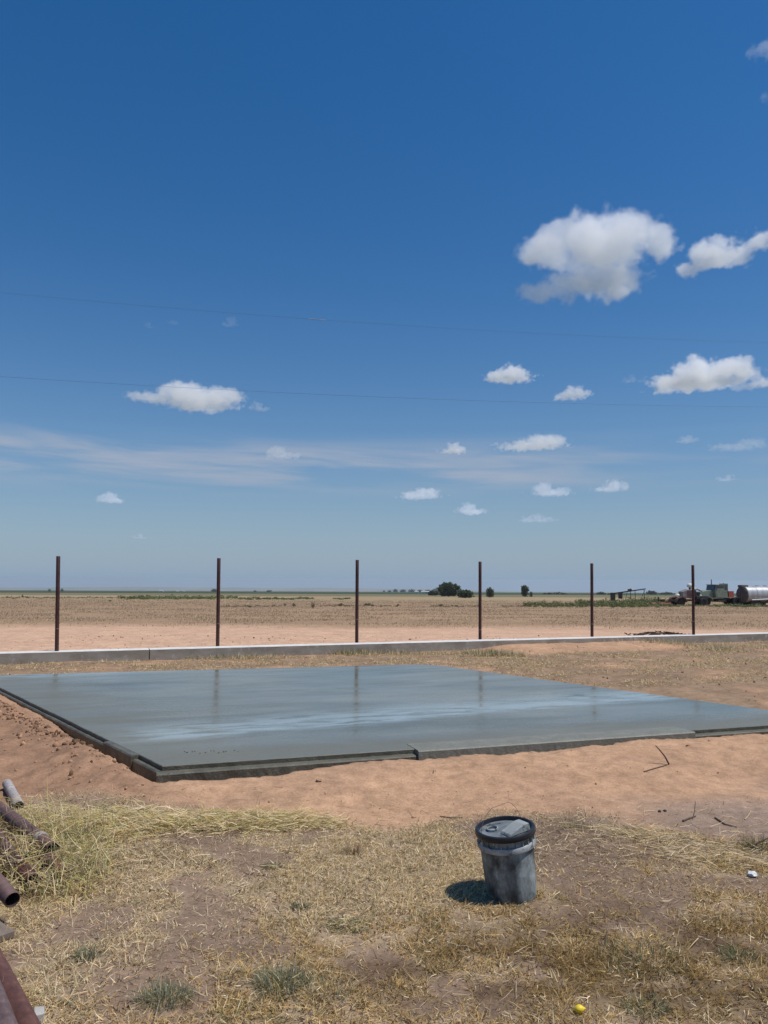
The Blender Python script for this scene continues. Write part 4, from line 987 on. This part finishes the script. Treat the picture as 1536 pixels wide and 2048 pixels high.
# far farm buildings
M_WHITE = worn('white_siding', (.62, .62, .60), (.74, .74, .72), 0.5, 0.6); M_ROOF = worn('pale_metal_roof', (.42, .43, .43), (.55, .56, .56), 0.4, 0.5); M_DOOR = worn('dark_opening', (.03, .03, .03), (.05, .05, .05), 1, .9)
def barn(px, py, wpx, hpx, label):
    p = on_ground(px, py); m = p.y / FPX; w = wpx * m; h = hpx * m; d = w * .5
    r = empty('farm_building', p, label=label, cat='building', group='white farm buildings on the horizon')
    MB().prism([(-d / 2, -.3), (d / 2, -.3), (d / 2, h * .62), (0, h * .93), (-d / 2, h * .62)], -w / 2, w / 2).build('wall', M_WHITE, r).rotation_euler.z = R(90)
    b = MB(); b.prism([(-d / 2 - .3, h * .62), (0, h * .95), (0, h), (-d / 2 - .4, h * .66)], -w / 2 - .3, w / 2 + .3); b.prism([(d / 2 + .3, h * .62), (d / 2 + .4, h * .66), (0, h), (0, h * .95)], -w / 2 - .3, w / 2 + .3)
    b.build('roof', M_ROOF, r).rotation_euler.z = R(90)
    MB().box((w * .15, -d / 2 - .06, h * .22), (w * .16, .1, h * .44)).build('door', M_DOOR, r)
barn(850, 1186, 15, 4, 'white barn left of the big round tree'); barn(323, 1183.6, 7, 3.4, 'leftmost of the tiny white buildings on the left horizon')
barn(355, 1183.8, 5, 2.6, 'middle tiny white building on the left horizon'); barn(367, 1184, 3, 3, 'narrow tiny white building just right of the middle one')
barn(833, 1185.5, 8, 3, 'low pale shed left of the white barn')

# ================================================================== OLD MACHINERY ON THE RIGHT
M_TG = worn('faded_green_paint', (.155, .20, .155), (.22, .265, .21), 1.2, 0.5, c3=(.13, .085, .06), s3=5)
M_TR = worn('rusty_sheet', (.12, .06, .05), (.20, .115, .095), 2.0, 0.8, c3=(.07, .035, .03), s3=6)
M_GR = worn('grey_rusty_sheet', (.18, .15, .14), (.27, .24, .22), 2.0, 0.7, c3=(.13, .06, .05), s3=5)
M_RED = worn('faded_red_paint', (.30, .06, .04), (.42, .11, .07), 2.0, 0.6, c3=(.16, .05, .04), s3=7)
M_DK = worn('dark_iron', (.018, .017, .016), (.045, .038, .034), 3.0, 0.7)
M_TY = worn('old_tyre', (.016, .016, .017), (.035, .034, .033), 4.0, 0.85)
M_GL, _t, _b = new_mat('cab_glass'); _b.inputs['Base Color'].default_value = (.03, .045, .06, 1); _b.inputs['Roughness'].default_value = .08; _b.inputs['Specular IOR Level'].default_value = .8
M_OFFW = worn('off_white_paint', (.60, .60, .50), (.74, .74, .64), 3, .5)
M_TANK = worn('dull_aluminium', (.36, .37, .37), (.50, .51, .51), 1.0, 0.42, metal=0.35, mapping=(.3, 2, 2), c3=(.42, .41, .39), s3=3)
M_TEND = worn('dark_tank_end', (.06, .055, .05), (.12, .11, .10), 1.5, 0.7)  # darker colour than the tank shell

TD = 101.0
def wheel(root, x, y, r, w, name='wheel', hub=M_DK):
    wr = MB(); wr.lathe([(r * .55, -w / 2), (r * .92, -w / 2), (r, -w * .35), (r, w * .35), (r * .92, w / 2), (r * .55, w / 2)], 24)
    o = wr.build('wheel', M_TY, root, smooth=True); o.rotation_euler = (R(90), 0, 0); o.location = (x, y, r)
    MB().lathe([(.001, -w * .25), (r * .2, -w * .38), (r * .55, -w * .2), (r * .56, w * .2), (r * .2, w * .38), (.001, w * .25)], 20).build('rim', hub, o, smooth=True)
    return o
def base_at(px, py, dist):
    p = at_depth(px, py, dist); p.z = float(terrain(dist)); return p

# green truck, facing left
p = base_at(1428, 1212, TD)
tk = empty('old_truck', p, R(12), label='faded green vintage truck with a square cab facing left', cat='truck')
b = MB(); b.prism([(-.35, .95), (1.35, .95), (1.35, 2.55), (1.28, 2.62), (-.28, 2.62), (-.42, 1.95), (-.42, 1.9)], -1.0, 1.0)
cab = b.build('cab', M_TG, tk, bevel=.05)
MB().box((.48, 0, 2.66), (1.75, 2.08, .07)).build('cab_roof', M_TG, cab, bevel=.02)
MB().prism([(-2.35, 1.0), (-.4, 1.0), (-.4, 1.95), (-1.2, 1.93), (-2.35, 1.72)], -.55, .55).build('hood', M_TG, tk, bevel=.06)
MB().box((-2.42, 0, 1.25), (.12, .95, .8)).build('grille', M_DK, tk)
for y in (-.8, .8):
    b = MB(); pts = []
    prof = []
    for k in range(9):
        a = math.pi * (1 - k / 8); prof.append((-1.55 + .72 * math.cos(a), .62 + .55 * math.sin(a)))
    outp = prof + [(x, z - .09) for x, z in reversed(prof)]
    b.prism(outp, y - .28, y + .28); b.build('fender', M_TG, tk)
    wheel(tk, -1.55, y, .5, .26)
    MB().lathe([(.001, .10), (.10, .08), (.14, 0), (.12, -.08), (.001, -.1)], 14).build('headlight', M_OFFW, tk, smooth=True)
    h = [o for o in tk.children if o.name.startswith('headlight')][-1]; h.rotation_euler = (0, R(-90), 0); h.location = (-2.35, y * .8, 1.25)
for y in (-.85, .85):
    for x in (2.6, 3.6): wheel(tk, x, y, .5, .42)
MB().box((1.1, 0, .78), (5.9, .85, .22)).build('chassis', M_DK, tk)
MB().box((.55, 0, .62), (1.3, 1.9, .35)).build('step_tank', M_DK, tk, bevel=.05)
for sy in (-1.012, 1.012):
    MB().box((.28, sy, 2.26), (1.05, .02, .46)).build('side_window', M_GL, cab); MB().box((1.1, sy, 2.25), (.34, .02, .42)).build('side_window', M_GL, cab)
ws = MB().box((-.40, 0, 2.26), (.02, 1.7, .55), Matrix.Rotation(R(12), 3, 'Y')).build('windscreen', M_GL, cab); ws.location.x = -.02
dr = MB().box((.3, -1.015, 1.62), (1.02, .02, 1.12)).build('door', M_TG, cab, bevel=.008); MB().box((.68, -1.04, 1.75), (.12, .03, .03)).build('handle', M_DK, dr)
MB().tube([(-.3, -1.2, 2.0), (-.45, -1.32, 2.1), (-.45, -1.32, 2.5)], .03, 6).build('mirror_arm', M_DK, cab)
MB().tube([(.15, .6, 2.5), (.15, .6, 3.35)], .055, 10).build('exhaust_stack', M_DK, tk, smooth=True)
b = MB(); b.box((1.5, 0, 2.1), (.12, 1.6, 1.4)); b.tube([(1.15, -.4, 2.65), (1.25, -.3, 2.85), (1.5, 0, 2.72)], .05, 6); b.build('headache_rack', M_DK, tk)
MB().box((3.0, 0, 1.02), (3.6, 2.1, .12)).build('flat_bed', M_GR, tk, bevel=.01)
# red tool box on the bed
o = MB().box((0, 0, .38), (.75, .9, .75)).build('red_box', M_RED, bevel=.02); o.location = tk.matrix_basis @ Vector((2.05, -.3, 1.09)) if False else Vector(p) + Matrix.Rotation(R(12), 3, 'Z') @ Vector((2.0, -.4, 1.085)); o.rotation_euler.z = R(12)
put(o, 'weathered red metal box on the bed behind the green cab', 'box')

# rusty truck skeleton in front of the green one
p = base_at(1376, 1212.5, TD - 5)
tr = empty('rusty_truck', p, R(8), label='rusted brown truck front with curved fenders, left of the green truck', cat='truck')
MB().box((.3, 0, .66), (4.2, .8, .24)).build('chassis', M_DK, tr)
for y in (-.8, .8):
    b = MB(); prof = [(-1.35 + .68 * math.cos(math.pi * (1 - k / 8)), .52 + .60 * math.sin(math.pi * (1 - k / 8))) for k in range(9)]
    b.prism(prof + [(x, z - .1) for x, z in reversed(prof)], y - .3, y + .3); b.build('fender', M_TR, tr); wheel(tr, -1.3, y, .48, .28)
    wheel(tr, 1.6, y, .48, .3)
MB().prism([(-.95, .9), (.35, .9), (.35, 1.95), (-.2, 1.98), (-.95, 1.72)], -.5, .5).build('radiator_shell', M_GR, tr, bevel=.05)
b = MB()
for k in range(5): b.box((-.28 + k * .14, -.53, 1.45), (.05, .04, .85))
b.build('grille_bars', M_TR, tr)
MB().box((.65, 0, 1.35), (.55, .9, 1.0)).build('engine', M_DK, tr, bevel=.04)
MB().box((-1.9, 0, .62), (.12, 1.7, .2)).build('bumper', M_TR, tr, bevel=.02)
b = MB(); b.lathe([(.001, .0), (.28, .0), (.3, .06), (.22, .2), (.001, .27)], 16); o = b.build('headlamp_cap', M_OFFW, tr, smooth=True); o.location = (-1.55, -.3, 1.22)
MB().tube([(.25, -.1, 1.9), (.25, -.1, 2.3)], .12, 10).build('intake_pipe', M_DK, tr, smooth=True)
b = MB(); b.lathe([(.001, .52), (.2, .5), (.36, .36), (.40, .16), (.36, .05), (.001, .0)], 20); o = b.build('air_cleaner', M_OFFW, tr, smooth=True); o.location = (.3, -.1, 2.22)
b = MB(); b.lathe([(.001, .3), (.2, .26), (.26, .1), (.2, .0), (.001, 0)], 16); o = b.build('air_duct', M_OFFW, tr, smooth=True); o.location = (.72, -.1, 2.0)
MB().tube([(.8, 0, 1.85), (1.3, 0, 2.0), (1.9, 0, 1.75)], .08, 8).build('side_rail', M_TR, tr)
MB().box((1.6, 0, 1.0), (1.6, 1.3, .35)).build('dark_frame_box', M_DK, tr, bevel=.03)

# tank trailer
p = base_at(1500, 1212, TD)
tn = empty('tank_trailer', p, R(14), label='long silver tank trailer with a dark end, at the right edge', cat='trailer')
rt = 1.06; zc = 1.42; L0 = -1.15; L1 = 9.0
b = MB(); b.lathe([(rt * .25, L0 - .26), (rt * .8, L0 - .16), (rt, L0), (rt, L0 + 2), (rt, L0 + 5), (rt, L1), (rt * .8, L1 + .16), (.001, L1 + .26)], 40)
o = b.build('tank', M_TANK, tn, smooth=True); o.rotation_euler = (0, R(90), 0); o.location = (0, 0, zc)
b = MB(); b.lathe([(.001, L0 - .30), (rt * .5, L0 - .27), (rt * .85, L0 - .18), (rt * 1.02, L0 + .02), (rt * 1.02, L0 + .14)], 40); e = b.build('tank_end', M_TEND, tn, smooth=True); e.rotation_euler = (0, R(90), 0); e.location = (0, 0, zc)
for k in range(5):
    b = MB(); x = L0 + 1.6 + k * 1.9; b.lathe([(rt, x - .05), (rt + .03, x - .04), (rt + .03, x + .04), (rt, x + .05)], 40); q = b.build('tank_band', M_TANK, tn, smooth=True); q.rotation_euler = (0, R(90), 0); q.location = (0, 0, zc)
MB().box((-.95, 0, zc + rt + .0), (1.0, .8, .32)).build('valve_box', M_TEND, tn, bevel=.03)
b = MB()
for y in (-.3, .1): b.tube([(L0 - .36, y, .5), (L0 - .36, y, zc + rt + .15)], .025, 6)
for k in range(7): b.tube([(L0 - .36, -.3, .6 + k * .3), (L0 - .36, .1, .6 + k * .3)], .02, 6)
b.build('ladder', M_GR, tn)
MB().box((4.0, 0, .42), (9.5, .8, .16)).build('frame_rail', M_DK, tn)
MB().tube([(-.6, -rt - .05, .72), (2.4, -rt - .05, .84)], .08, 10).build('hose_tube', M_TANK, tn, smooth=True)
for x in (1.9,): 
    for y in (-.5, .5): MB().box((x, y, .2), (.16, .16, .7)).build('landing_leg', M_TR, tn)
MB().box((.3, 0, .3), (1.6, 1.7, .5)).build('support_block', M_DK, tn, bevel=.03)
for x in (2.6, 7.5, 8.6):
    for y in (-.85, .85): wheel(tn, x, y, .48, .3, hub=M_TR)
MB().prism([(1.75, .75), (2.2, 1.25), (2.5, .8)], -1.14, -1.0).build('mudguard', M_OFFW, tn)
b = MB()
for k in range(6): b.box((1.2 + k * 1.2, 0, zc + rt + .05), (.35, .35, .1))
b.build('hatch_row', M_TANK, tn)

# red implement lying in the weeds
p = base_at(1328, 1211.5, 98)
im = empty('farm_implement', p, R(4), label='low orange red farm implement lying left of the rusty truck', cat='implement')
b = MB(); b.tube([(-1.95, -.4, .22), (2.1, -.4, .26)], .075, 6); b.tube([(-1.9, .6, .22), (2.1, .6, .26)], .06, 6)
for k in range(5): b.tube([(-1.6 + k * .85, -.4, .24), (-1.6 + k * .85, .6, .24)], .04, 5)
b.build('tool_bar', M_RED, im)
for k in range(4):
    b = MB(); x = -.9 + k * .42; b.tube([(x, -.1, .25), (x + .1, -.1, .75 - .08 * k), (x + .25, -.2, .45)], .05, 5); b.build('tine', M_RED if k > 1 else M_DK, im)
b = MB(); b.tube([(-.75, 0, .6), (.1, 0, .68)], .11, 7); b.box((-.68, 0, .85), (.12, .2, .35)); b.box((-.1, 0, .62), (.35, .3, .25)); b.build('spring_box', M_DK, im)
for x in (.35, .65): wheel(im, x, -.2, .26, .12)

# steel conveyor frame
p = base_at(1255, 1204, 112); sc = 112 / FPX
fr = empty('grain_conveyor', p, 0, label='dark steel frame with a long slanted beam on legs, standing in the weeds', cat='frame')
def fp(px, py, dy=0.0):
    q = at_depth(px, py, 112) - Vector(p); return Vector((q.x, dy, q.z))
b = MB(); b.tube([fp(1216, 1188), fp(1291, 1177.5)], .07, 6); b.tube([fp(1230, 1187.5, .5), fp(1291, 1178.5, .5)], .06, 6); b.build('beam', M_DK, fr)
for px, ty in ((1289, 1178), (1271, 1180.5), (1262, 1182)):
    q = fp(px, 1204); MB().tube([fp(px - 1, ty), Vector((q.x, 0, 0))], .045, 5).build('leg', M_DK, fr)
b = MB(); b.tube([fp(1255, 1182), fp(1252, 1194), fp(1263, 1197)], .035, 5); b.tube([fp(1291, 1178), fp(1284, 1192)], .03, 5); b.box(fp(1259.5, 1180.5), (.5, .3, .35)); b.tube([fp(1259, 1181), fp(1262, 1177)], .06, 5); b.build('brace', M_DK, fr)
b = MB(); b.box(fp(1224.5, 1194, -.3), (.62, .4, 1.25)); b.build('hopper', M_DK, fr)
b = MB(); b.box(fp(1239.5, 1190.5, -.3), (.5, .4, .95)); b.build('side_panel', M_DK, fr)
p2 = base_at(1176, 1207, 105)
o = empty('scrap_metal', p2, 0, label='dark bent scrap of metal in the weeds left of the fifth post', cat='scrap')
b = MB(); b.box((0, 0, .25), (.75, .4, .12), Matrix.Rotation(R(-22), 3, 'Y')); b.tube([(.2, 0, .25), (.45, 0, .6)], .05, 5); b.tube([(-.3, 0, .1), (0, 0, .5)], .05, 5); b.build('plate', M_DK, o)

# ================================================================== WIRES
M_CABLE = worn('dull_cable', (.07, .11, .18), (.11, .16, .24), 5, 0.5); M_SPL = worn('cable_splice', (.16, .24, .36), (.22, .30, .42), 5, 0.6)
def wire(pa, pb, pc_, ya, yb, r, label):
    A = at_depth(pa[0], pa[1], ya); Bq = at_depth(pb[0], pb[1], (ya + yb) / 2); Cq = at_depth(pc_[0], pc_[1], yb)
    P = []
    for k in range(-14, 55):
        t = k / 40.0
        z = A.z * (t - .5) * (t - 1) * 2 + Bq.z * t * (1 - t) * 4 + Cq.z * t * (t - .5) * 2
        P.append(Vector((A.x + (Cq.x - A.x) * t, A.y + (Cq.y - A.y) * t, z)))
    b = MB(); b.tube(P, r, 6); root = empty('overhead_wire', P[14], label=label, cat='wire', group='thin overhead wires crossing the sky')
    o = b.build('cable', M_CABLE, smooth=True); o.parent = root; o.matrix_parent_inverse = Matrix.Translation(root.location).inverted(); return root, P
w1, P1 = wire((0, 585), (768, 652), (1536, 685), 22, 26, 0.0030, 'upper thin overhead wire, the one with a short splice sleeve')
w2, P2 = wire((0, 753), (768, 796), (1536, 814), 30, 34, 0.0045, 'lower thin overhead wire crossing in front of the left cloud')
A = at_depth(618, 642, 24); B = at_depth(653, 645, 24)
def near(P, x):
    for a, b_ in zip(P, P[1:]):
        if a.x <= x <= b_.x: return a.lerp(b_, (x - a.x) / (b_.x - a.x))
xa = near(P1, at_depth(618, 642, 23.6).x); xb = near(P1, at_depth(653, 645, 23.7).x)
b = MB(); b.tube([xa, xa.lerp(xb, .15), xa.lerp(xb, .85), xb], [.006, .016, .016, .006], 8); o = b.build('splice_sleeve', M_SPL, smooth=True); o.parent = w1; o.matrix_parent_inverse = Matrix.Translation(w1.location).inverted()

# ================================================================== CLOUDS
def cloud(x0, y0, x1, y1, label, seed=0, cover=0.6, dens=0.02, scale=1.0, alt=1500.0, soft=0.34, lobes=None):
    """vapour inside a closed shell; lobes are (x, y, half width, half height) in photograph pixels"""
    cx = (x0 + x1) / 2; cy = (y0 + y1) / 2; hw = (x1 - x0) / 2; hv = (y1 - y0) / 2
    c = ray(cx, cy).normalized(); d = alt / max(c.z, 0.055); P = Vector((0, 0, CAM_H)) + c * d
    w = hw / FPX * d; hh = hv / FPX * d
    bm = bmesh.new(); bmesh.ops.create_icosphere(bm, subdivisions=3, radius=1.0); me = bpy.data.meshes.new('cloud')
    for v in bm.verts:                       # a rounded box, so that the corners of the cloud are not clipped
        q = max(abs(v.co.x), abs(v.co.y), abs(v.co.z)); v.co = v.co * (1 - .5) + v.co / q * .5
    bm.to_mesh(me); bm.free()
    o = bpy.data.objects.new('cloud', me); COL.objects.link(o)
    K = 1.25
    o.location = P; o.scale = (w * K, w * .8, hh * K * 1.1); o.rotation_euler.z = -math.atan2(c.x, c.y)
    if lobes is None:
        rr = random.Random(seed)
        lobes = [(cx - hw * rr.uniform(-.25, .3), cy - hv * .02, hw * rr.uniform(.5, .65), hv * .85), (cx + hw * rr.uniform(-.1, .1), cy + hv * .40, hw * .98, hv * .42), (cx + hw * rr.choice((-.45, .45)), cy + hv * .15, hw * .4, hv * .55)]
    m = bpy.data.materials.new('cloud_vapour'); m.use_nodes = True; t = m.node_tree; t.nodes.clear(); L = t.links.new
    P_ = nd(t, 'ShaderNodeTexCoord').outputs['Object']
    def mth(op, x, y=None, z=None):
        n = nd(t, 'ShaderNodeMath', operation=op)
        for i, v in enumerate((x, y, z)):
            if v is None: continue
            if isinstance(v, (int, float)): n.inputs[i].default_value = v
            else: L(v, n.inputs[i])
        return n.outputs[0]
    env = None
    for (lx, ly, rx, ry) in lobes:
        ox = (lx - cx) / hw / K; oz = -(ly - cy) / hv / (K * 1.1); sx = rx / hw / K; sz = ry / hv / (K * 1.1)
        mp = nd(t, 'ShaderNodeMapping'); mp.vector_type = 'TEXTURE'; mp.inputs['Location'].default_value = (ox, 0, oz); mp.inputs['Scale'].default_value = (sx, min(.9, sx * 1.1 + .12), sz); L(P_, mp.inputs[0])
        ln = nd(t, 'ShaderNodeVectorMath', operation='LENGTH'); L(mp.outputs[0], ln.inputs[0]); e = mth('SUBTRACT', 1.0, ln.outputs['Value'])
        env = e if env is None else mth('MAXIMUM', env, e)
    mp = nd(t, 'ShaderNodeMapping'); L(P_, mp.inputs[0]); mp.inputs['Location'].default_value = (seed * 7.31, seed * 3.17, seed * 1.7); a = max(1.0, w / hh)
    mp.inputs['Scale'].default_value = (a * scale, a * .64 * scale, 1.1 * scale)
    no = nd(t, 'ShaderNodeTexNoise'); no.inputs['Scale'].default_value = 1.9; no.inputs['Detail'].default_value = 8; no.inputs['Roughness'].default_value = .60; L(mp.outputs[0], no.inputs['Vector'])
    no2 = nd(t, 'ShaderNodeTexNoise'); no2.inputs['Scale'].default_value = 0.8; no2.inputs['Detail'].default_value = 2; L(mp.outputs[0], no2.inputs['Vector'])
    v = mth('ADD', mth('MULTIPLY_ADD', env, 1.3, cover - 0.91), mth('ADD', mth('MULTIPLY_ADD', no.outputs[0], 3.0, -1.5), mth('MULTIPLY_ADD', no2.outputs[0], 1.2, -0.6)))
    mr = nd(t, 'ShaderNodeMapRange', interpolation_type='SMOOTHSTEP'); L(v, mr.inputs[0]); mr.inputs[1].default_value = 0; mr.inputs[2].default_value = soft; mr.inputs[3].default_value = 0; mr.inputs[4].default_value = 0.7 * dens * (300.0 / max(w, hh) if w > 300 else 1)
    er = nd(t, 'ShaderNodeMapRange', interpolation_type='SMOOTHSTEP'); L(env, er.inputs[0]); er.inputs[1].default_value = -0.45; er.inputs[2].default_value = -.15
    pv = nd(t, 'ShaderNodeVolumePrincipled'); pv.inputs['Color'].default_value = (1, 1, 1, 1); pv.inputs['Anisotropy'].default_value = 0.2
    L(mth('MULTIPLY', mr.outputs[0], er.outputs[0]), pv.inputs['Density'])
    out = nd(t, 'ShaderNodeOutputMaterial'); L(pv.outputs[0], out.inputs['Volume']); me.materials.append(m)
    return put(o, label, 'cloud', 'small fair weather clouds')
LOBES = {0: [(1205, 497, 108, 58), (1238, 482, 78, 46), (1115, 490, 75, 36), (1085, 572, 48, 24), (1180, 560, 95, 34), (1298, 500, 34, 42)],
         1: [(1430, 492, 45, 26), (1388, 524, 26, 19), (1500, 490, 55, 20), (1440, 510, 62, 20), (1545, 482, 50, 14)],
         6: [(1400, 742, 55, 25), (1350, 758, 50, 14), (1450, 740, 45, 20), (1400, 762, 95, 11)],
         10: [(372, 786, 56, 21), (441, 787, 42, 20), (315, 799, 52, 9), (395, 803, 92, 13)],
         3: [(1020, 742, 32, 16), (1020, 755, 53, 9)], 12: [(1045, 882, 36, 14), (1080, 890, 55, 9), (1030, 892, 44, 9)]}
CL = [
 (1040, 430, 1325, 605, 'largest white cloud, high on the right', .78, .016, 1.0),
 (1362, 455, 1580, 550, 'big white cloud cut by the right edge, beside the largest one', .62, .020, 1.0),
 (1315, 465, 1375, 512, 'thin curled wisp between the two biggest clouds', .42, .010, 1.3),
 (962, 552, 1000, 582, 'tiny wisp lower left of the largest cloud', .6, .010, 1.1),
 (965, 725, 1077, 768, 'small bright flat-bottomed cloud below the largest one', .72, .022, 1.0),
 (1095, 766, 1195, 803, 'small ragged cloud just right of the bright flat-bottomed one', .58, .014, 1.1),
 (1302, 712, 1505, 776, 'long white cloud near the right edge, middle height', .76, .022, 1.0),
 (1462, 715, 1590, 785, 'fainter cloud at the right edge overlapping the long white one', .50, .010, 1.0),
 (1490, 72, 1570, 114, 'faint cloud at the right edge near the top', .55, .007, 1.0),
 (1515, 165, 1580, 205, 'very faint wisp at the right edge under the top one', .45, .005, 1.0),
 (262, 760, 495, 823, 'white flat-bottomed cloud alone on the left, crossed by the lower wire', .80, .018, 1.0),
 (490, 795, 545, 828, 'little wisp trailing at the right end of the left cloud', .42, .006, 1.2),
 (800, 836, 842, 858, 'tiny pale cloud at mid width below the middle of the sky', .74, .012, 1.0),
 (876, 880, 938, 912, 'small puffy cloud above the haze near the middle', .75, .014, 1.0),
 (985, 866, 1150, 902, 'wide low puffy cloud right of the small puffy one', .70, .014, 1.0),
 (520, 888, 612, 922, 'pale cloud lying in the thin streaks left of the middle', .62, .006, 1.0),
 (790, 971, 897, 1002, 'flat pale cloud low over the third and fourth posts', .70, .009, 1.0),
 (1045, 958, 1155, 998, 'pale broken cloud low on the right, left one of a pair', .62, .008, 1.0),
 (1180, 956, 1265, 988, 'pale cloud low on the right, right one of a pair', .62, .007, 1.0),
 (905, 1001, 977, 1033, 'small pale triangular cloud above the fourth post', .72, .008, 1.0),
 (1022, 1024, 1120, 1048, 'very faint flat cloud right of the triangular one', .55, .0035, 1.0),
 (186, 980, 254, 1009, 'small pale pointed cloud low on the left', .68, .008, 1.0),
 (436, 628, 477, 657, 'faint puff above the left cloud', .58, .004, 1.0),
 (286, 640, 320, 660, 'faintest puff left of the other small puff', .52, .003, 1.0),
 (328, 634, 362, 652, 'faint speck of cloud between two puffs above the left cloud', .5, .003, 1.0),
 (1345, 868, 1402, 888, 'faint small cloud right of the wide low one', .55, .004, 1.0),
 (1410, 874, 1560, 902, 'long faint streak of cloud at the right edge', .5, .004, 1.0),
 (1425, 946, 1478, 964, 'faint dash of cloud low at the right', .55, .004, 1.0),
 (1240, 745, 1282, 770, 'faint speck left of the long white cloud', .45, .004, 1.0),
 (255, 1064, 305, 1080, 'faint low dash of cloud on the left above the posts', .5, .003, 1.0),
]
for i, (x0, y0, x1, y1, lb, cv_, de, scl) in enumerate(CL): cloud(x0, y0, x1, y1, lb, i * 3 + 1, cv_, de, scl, lobes=LOBES.get(i))

# ================================================================== HAZE
def haze():
    b = MB(); b.box((0, 0, 0), (26000, 26000, 1)); o = b.build('haze', None) if False else None
    me = bpy.data.meshes.new('haze'); V = [(x, y, z) for z in (-200.0, 16.0) for y in (-12500.0, 12500.0) for x in (-12500.0, 12500.0)]
    me.from_pydata(V, [], [(0, 2, 3, 1), (4, 5, 7, 6), (0, 1, 5, 4), (2, 6, 7, 3), (0, 4, 6, 2), (1, 3, 7, 5)]); me.update()
    m = bpy.data.materials.new('haze_air'); m.use_nodes = True; t = m.node_tree; t.nodes.clear()
    pv = nd(t, 'ShaderNodeVolumePrincipled'); pv.inputs['Color'].default_value = (.78, .88, 1, 1); pv.inputs['Density'].default_value = 0.00011; pv.inputs['Anisotropy'].default_value = 0.3
    out = nd(t, 'ShaderNodeOutputMaterial'); t.links.new(pv.outputs[0], out.inputs['Volume']); me.materials.append(m)
    o = bpy.data.objects.new('haze', me); COL.objects.link(o); put(o, 'thin pale blue haze over the plain', 'haze', kind='stuff')
haze()
